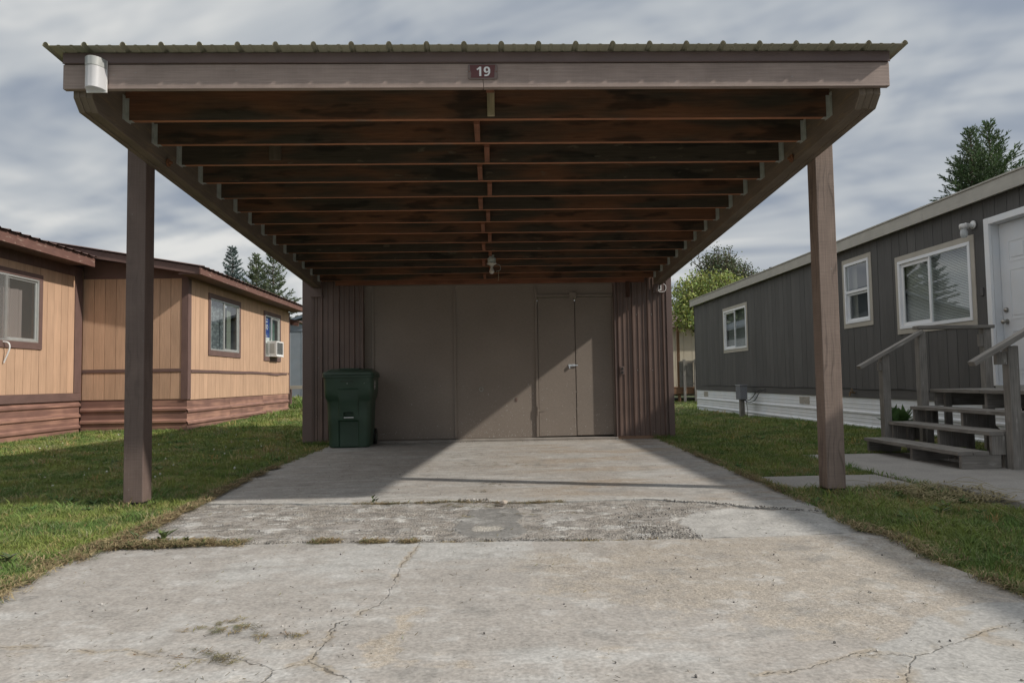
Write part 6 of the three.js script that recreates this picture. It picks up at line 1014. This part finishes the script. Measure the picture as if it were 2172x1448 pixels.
// pebbles and crumbs of broken concrete
{
  const g = new THREE.IcosahedronGeometry(1, 1), p = g.attributes.position, rr = mulberry(660); const seen = new Map(); for (let i = 0; i < p.count; i++) { const k = [p.getX(i), p.getY(i), p.getZ(i)].map(v => v.toFixed(3)).join(); if (!seen.has(k)) seen.set(k, 0.72 + 0.5 * rr()); const s = seen.get(k); p.setXYZ(i, p.getX(i) * s, p.getY(i) * s * 0.7, p.getZ(i) * s); } g.computeVertexNormals();
  const L = [], r = mulberry(661), col = () => { const k = r(); return k < 0.4 ? [0.12, 0.115, 0.11] : k < 0.75 ? [0.3, 0.28, 0.25] : [0.48, 0.46, 0.43]; };
  const put = (x, D, s, y = 0.002) => L.push([x, y + s * 0.25, D, s, r() * 6.28, col(), r(), r()]);
  for (let i = 0; i < 520; i++) { const D = mix(2.0, 9, Math.pow(r(), 1.4)), x = mix(edgeL(D), edgeR(D), r()); put(x, D, 0.0018 + 0.0045 * r() * r()); }
  for (let i = 0; i < 1300; i++) { const x = mix(-0.6, 1.15, Math.pow(r(), 0.8)); if (noise(x * 4, 6.1) < -0.2) continue; put(x, jA(x) + 0.015 + Math.abs(r() + r() + r() - 1.5) * (0.04 + 0.12 * sst(0.5, 1.0, x)), 0.0018 + 0.006 * r() * r() * r()); }
  for (let i = 0; i < 500; i++) { const t = r(); put(mix(0.75, 1.12, t) + 0.06 * (r() - 0.5), mix(4.25, 3.93, t) + 0.2 * (r() + r() - 1), 0.0022 + 0.007 * r() * r() * r()); }
  for (let i = 0; i < 260; i++) { const t = r(); put(mix(0.75, 1.3, t) + 0.1 * (r() - 0.5), mix(4.5, 4.66, t) + 0.2 * (r() + r() - 1), 0.002 + 0.006 * r() * r() * r()); }
  for (let i = 0; i < 260; i++) { const x = mix(1.2, 2.1, r()); put(x, jB(x) + 0.05 * (r() - 0.5), 0.003 + 0.006 * r() * r()); }
  for (let i = 0; i < 240; i++) { const x = mix(-1.6, -0.4, r()); put(x, jA(x) + 0.03 * r(), 0.002 + 0.005 * r() * r()); }
  for (let i = 0; i < 60; i++) put(mix(-0.75, -0.45, r()), mix(2.3, 2.85, r()), 0.0015 + 0.003 * r() * r());
  for (let i = 0; i < 420; i++) put(mix(-1.8, 2.3, r()), 10.16 + 0.05 * (r() + r() - 1), 0.002 + 0.009 * r() * r() * r());
  for (let i = 0; i < 90; i++) put(mix(-0.25, -0.02, r()), 5.2 + 0.06 * r(), 0.004 + 0.014 * r() * r());
  const im = scatter('gravel', g, std({ color: rgb(1, 1, 1), roughness: 0.95 }), L); im.userData = { kind: 'stuff', label: 'loose gravel and concrete crumbs along the broken joint', category: 'gravel' };
}
// a broken lump of concrete by the joint
{
  const g = new THREE.IcosahedronGeometry(0.03, 1), p = g.attributes.position; for (let i = 0; i < p.count; i++) { const s = 0.8 + 0.5 * noise(p.getX(i) * 40 + 3, p.getY(i) * 40 + p.getZ(i) * 30); p.setXYZ(i, p.getX(i) * s * 1.2, p.getY(i) * s * 0.7, p.getZ(i) * s); } g.computeVertexNormals();
  solo('concrete_lump', g, std({ color: rgb(0.45, 0.39, 0.33), roughness: 1 }), 'pale broken lump of concrete lying by the rear joint', 'rubble', [0.07, 0.018, -5.03]);
}
// weeds: broad leaved rosettes
function weed(name, label, cat, x, y, D, n, L, seed, base, up = 0.5, group) {
  const r = mulberry(seed), V = THREE.Vector3, T = thing(name, label, cat, [x, y, -D], group), leaves = [], tint = [];
  for (let k = 0; k < n; k++) { const az = r() * 6.283, el = up * (0.3 + r()), d = new V(Math.cos(az) * Math.cos(el), Math.sin(el), Math.sin(az) * Math.cos(el)), s = new V(-Math.sin(az), 0, Math.cos(az)), c = 0.7 + 0.6 * r(); const o = new V((r() - 0.5) * L * 0.6, r() * L * up * 0.9, (r() - 0.5) * L * 0.6); leaves.push([o, d, s, L * (0.6 + 0.6 * r()), L * 0.2 * (0.7 + 0.6 * r()), 0.12]); tint.push(base.map(b => b * c)); }
  part(T, 'leaves', withTint(leafGeo(leaves), 6, i => tint[i]), leafMat());
  part(T, 'stem', new THREE.CylinderGeometry(L * 0.03, L * 0.04, L * 0.7, 6).translate(0, L * 0.2, 0), std({ color: rgb(0.09, 0.12, 0.04), roughness: 0.9 })); return T;
}
weed('weed_plant', 'leafy green weed growing in the joint of the driveway', 'weed', -1.80, -0.005, 4.02, 16, 0.07, 701, [0.10, 0.15, 0.035], 0.9);
weed('weed_plant', 'small weed at the very edge of the driveway joint', 'weed', -1.955, -0.005, 4.06, 10, 0.05, 702, [0.095, 0.15, 0.045], 0.9);
weed('weed_plant', 'low straggling weed in the joint beside the larger weed', 'weed', -1.66, -0.005, 3.98, 12, 0.055, 703, [0.09, 0.12, 0.035], 0.6);
weed('weed_plant', 'tiny weed under the beam shadow on the rear joint', 'weed', -0.86, 0.0, 5.24, 10, 0.045, 704, [0.08, 0.12, 0.035], 0.8);
weed('weed_plant', 'low weed spreading in the lawn beside a dry twig', 'weed', -2.42, -0.02, 3.72, 14, 0.07, 705, [0.10, 0.15, 0.06], 0.5);
weed('shrub', 'green leafy shrub growing behind the wooden steps', 'shrub', 5.35, gy(5.35, 9.4), 9.4, 70, 0.26, 706, [0.085, 0.16, 0.05], 1.1);
solo('dry_twig', mergeGeometries([tube([[-2.62, -0.0, 3.45], [-2.55, 0.02, 3.52], [-2.47, 0.03, 3.55], [-2.38, 0.0, 3.56]], 0.006, 20, 5), tube([[-2.50, 0.028, 3.54], [-2.45, 0.03, 3.62], [-2.43, 0.015, 3.68]], 0.004, 12, 5)]), std({ color: rgb(0.20, 0.15, 0.10), roughness: 1 }), 'dry forked twig lying in the lawn by the driveway', 'twig');
// white clover heads in the left lawn
{
  const L = [], r = mulberry(720); for (let i = 0; i < 45; i++) { const D = mix(6, 13, r()), x = mix(-7.2, -2.4, r()); if (!built(x, D)) L.push([x, gy(x, D) + 0.035, D, 0.009 + 0.005 * r(), 0, [0.6, 0.6, 0.54]]); }
  const im = scatter('clover_flowers', new THREE.IcosahedronGeometry(1, 1), std({ color: rgb(1, 1, 1), roughness: 0.9 }), L); im.userData = { kind: 'stuff', label: 'tiny white clover heads dotted over the left lawn', category: 'flowers' };
}
// long bent straws beside the path
{
  const r = mulberry(730), gs = []; for (let k = 0; k < 26; k++) { const x = mix(2.75, 3.5, r()), D = mix(4.6, 5.5, r()), a = r() * 6.28, L = 0.25 + 0.35 * r(); gs.push(tube([[x, -0.005, D], [x + Math.cos(a) * L * 0.4, 0.04 + 0.04 * r(), D + Math.sin(a) * L * 0.4], [x + Math.cos(a) * L, 0.01 + 0.02 * r(), D + Math.sin(a) * L]], 0.0012, 10, 4)); }
  const m = solo('long_straws', mergeGeometries(gs), std({ color: rgb(0.36, 0.31, 0.18), roughness: 0.9 }), 'long pale bent straws lying beside the path slab', 'dry grass'); m.userData.kind = 'stuff';
}

renderer.render(scene, camera);
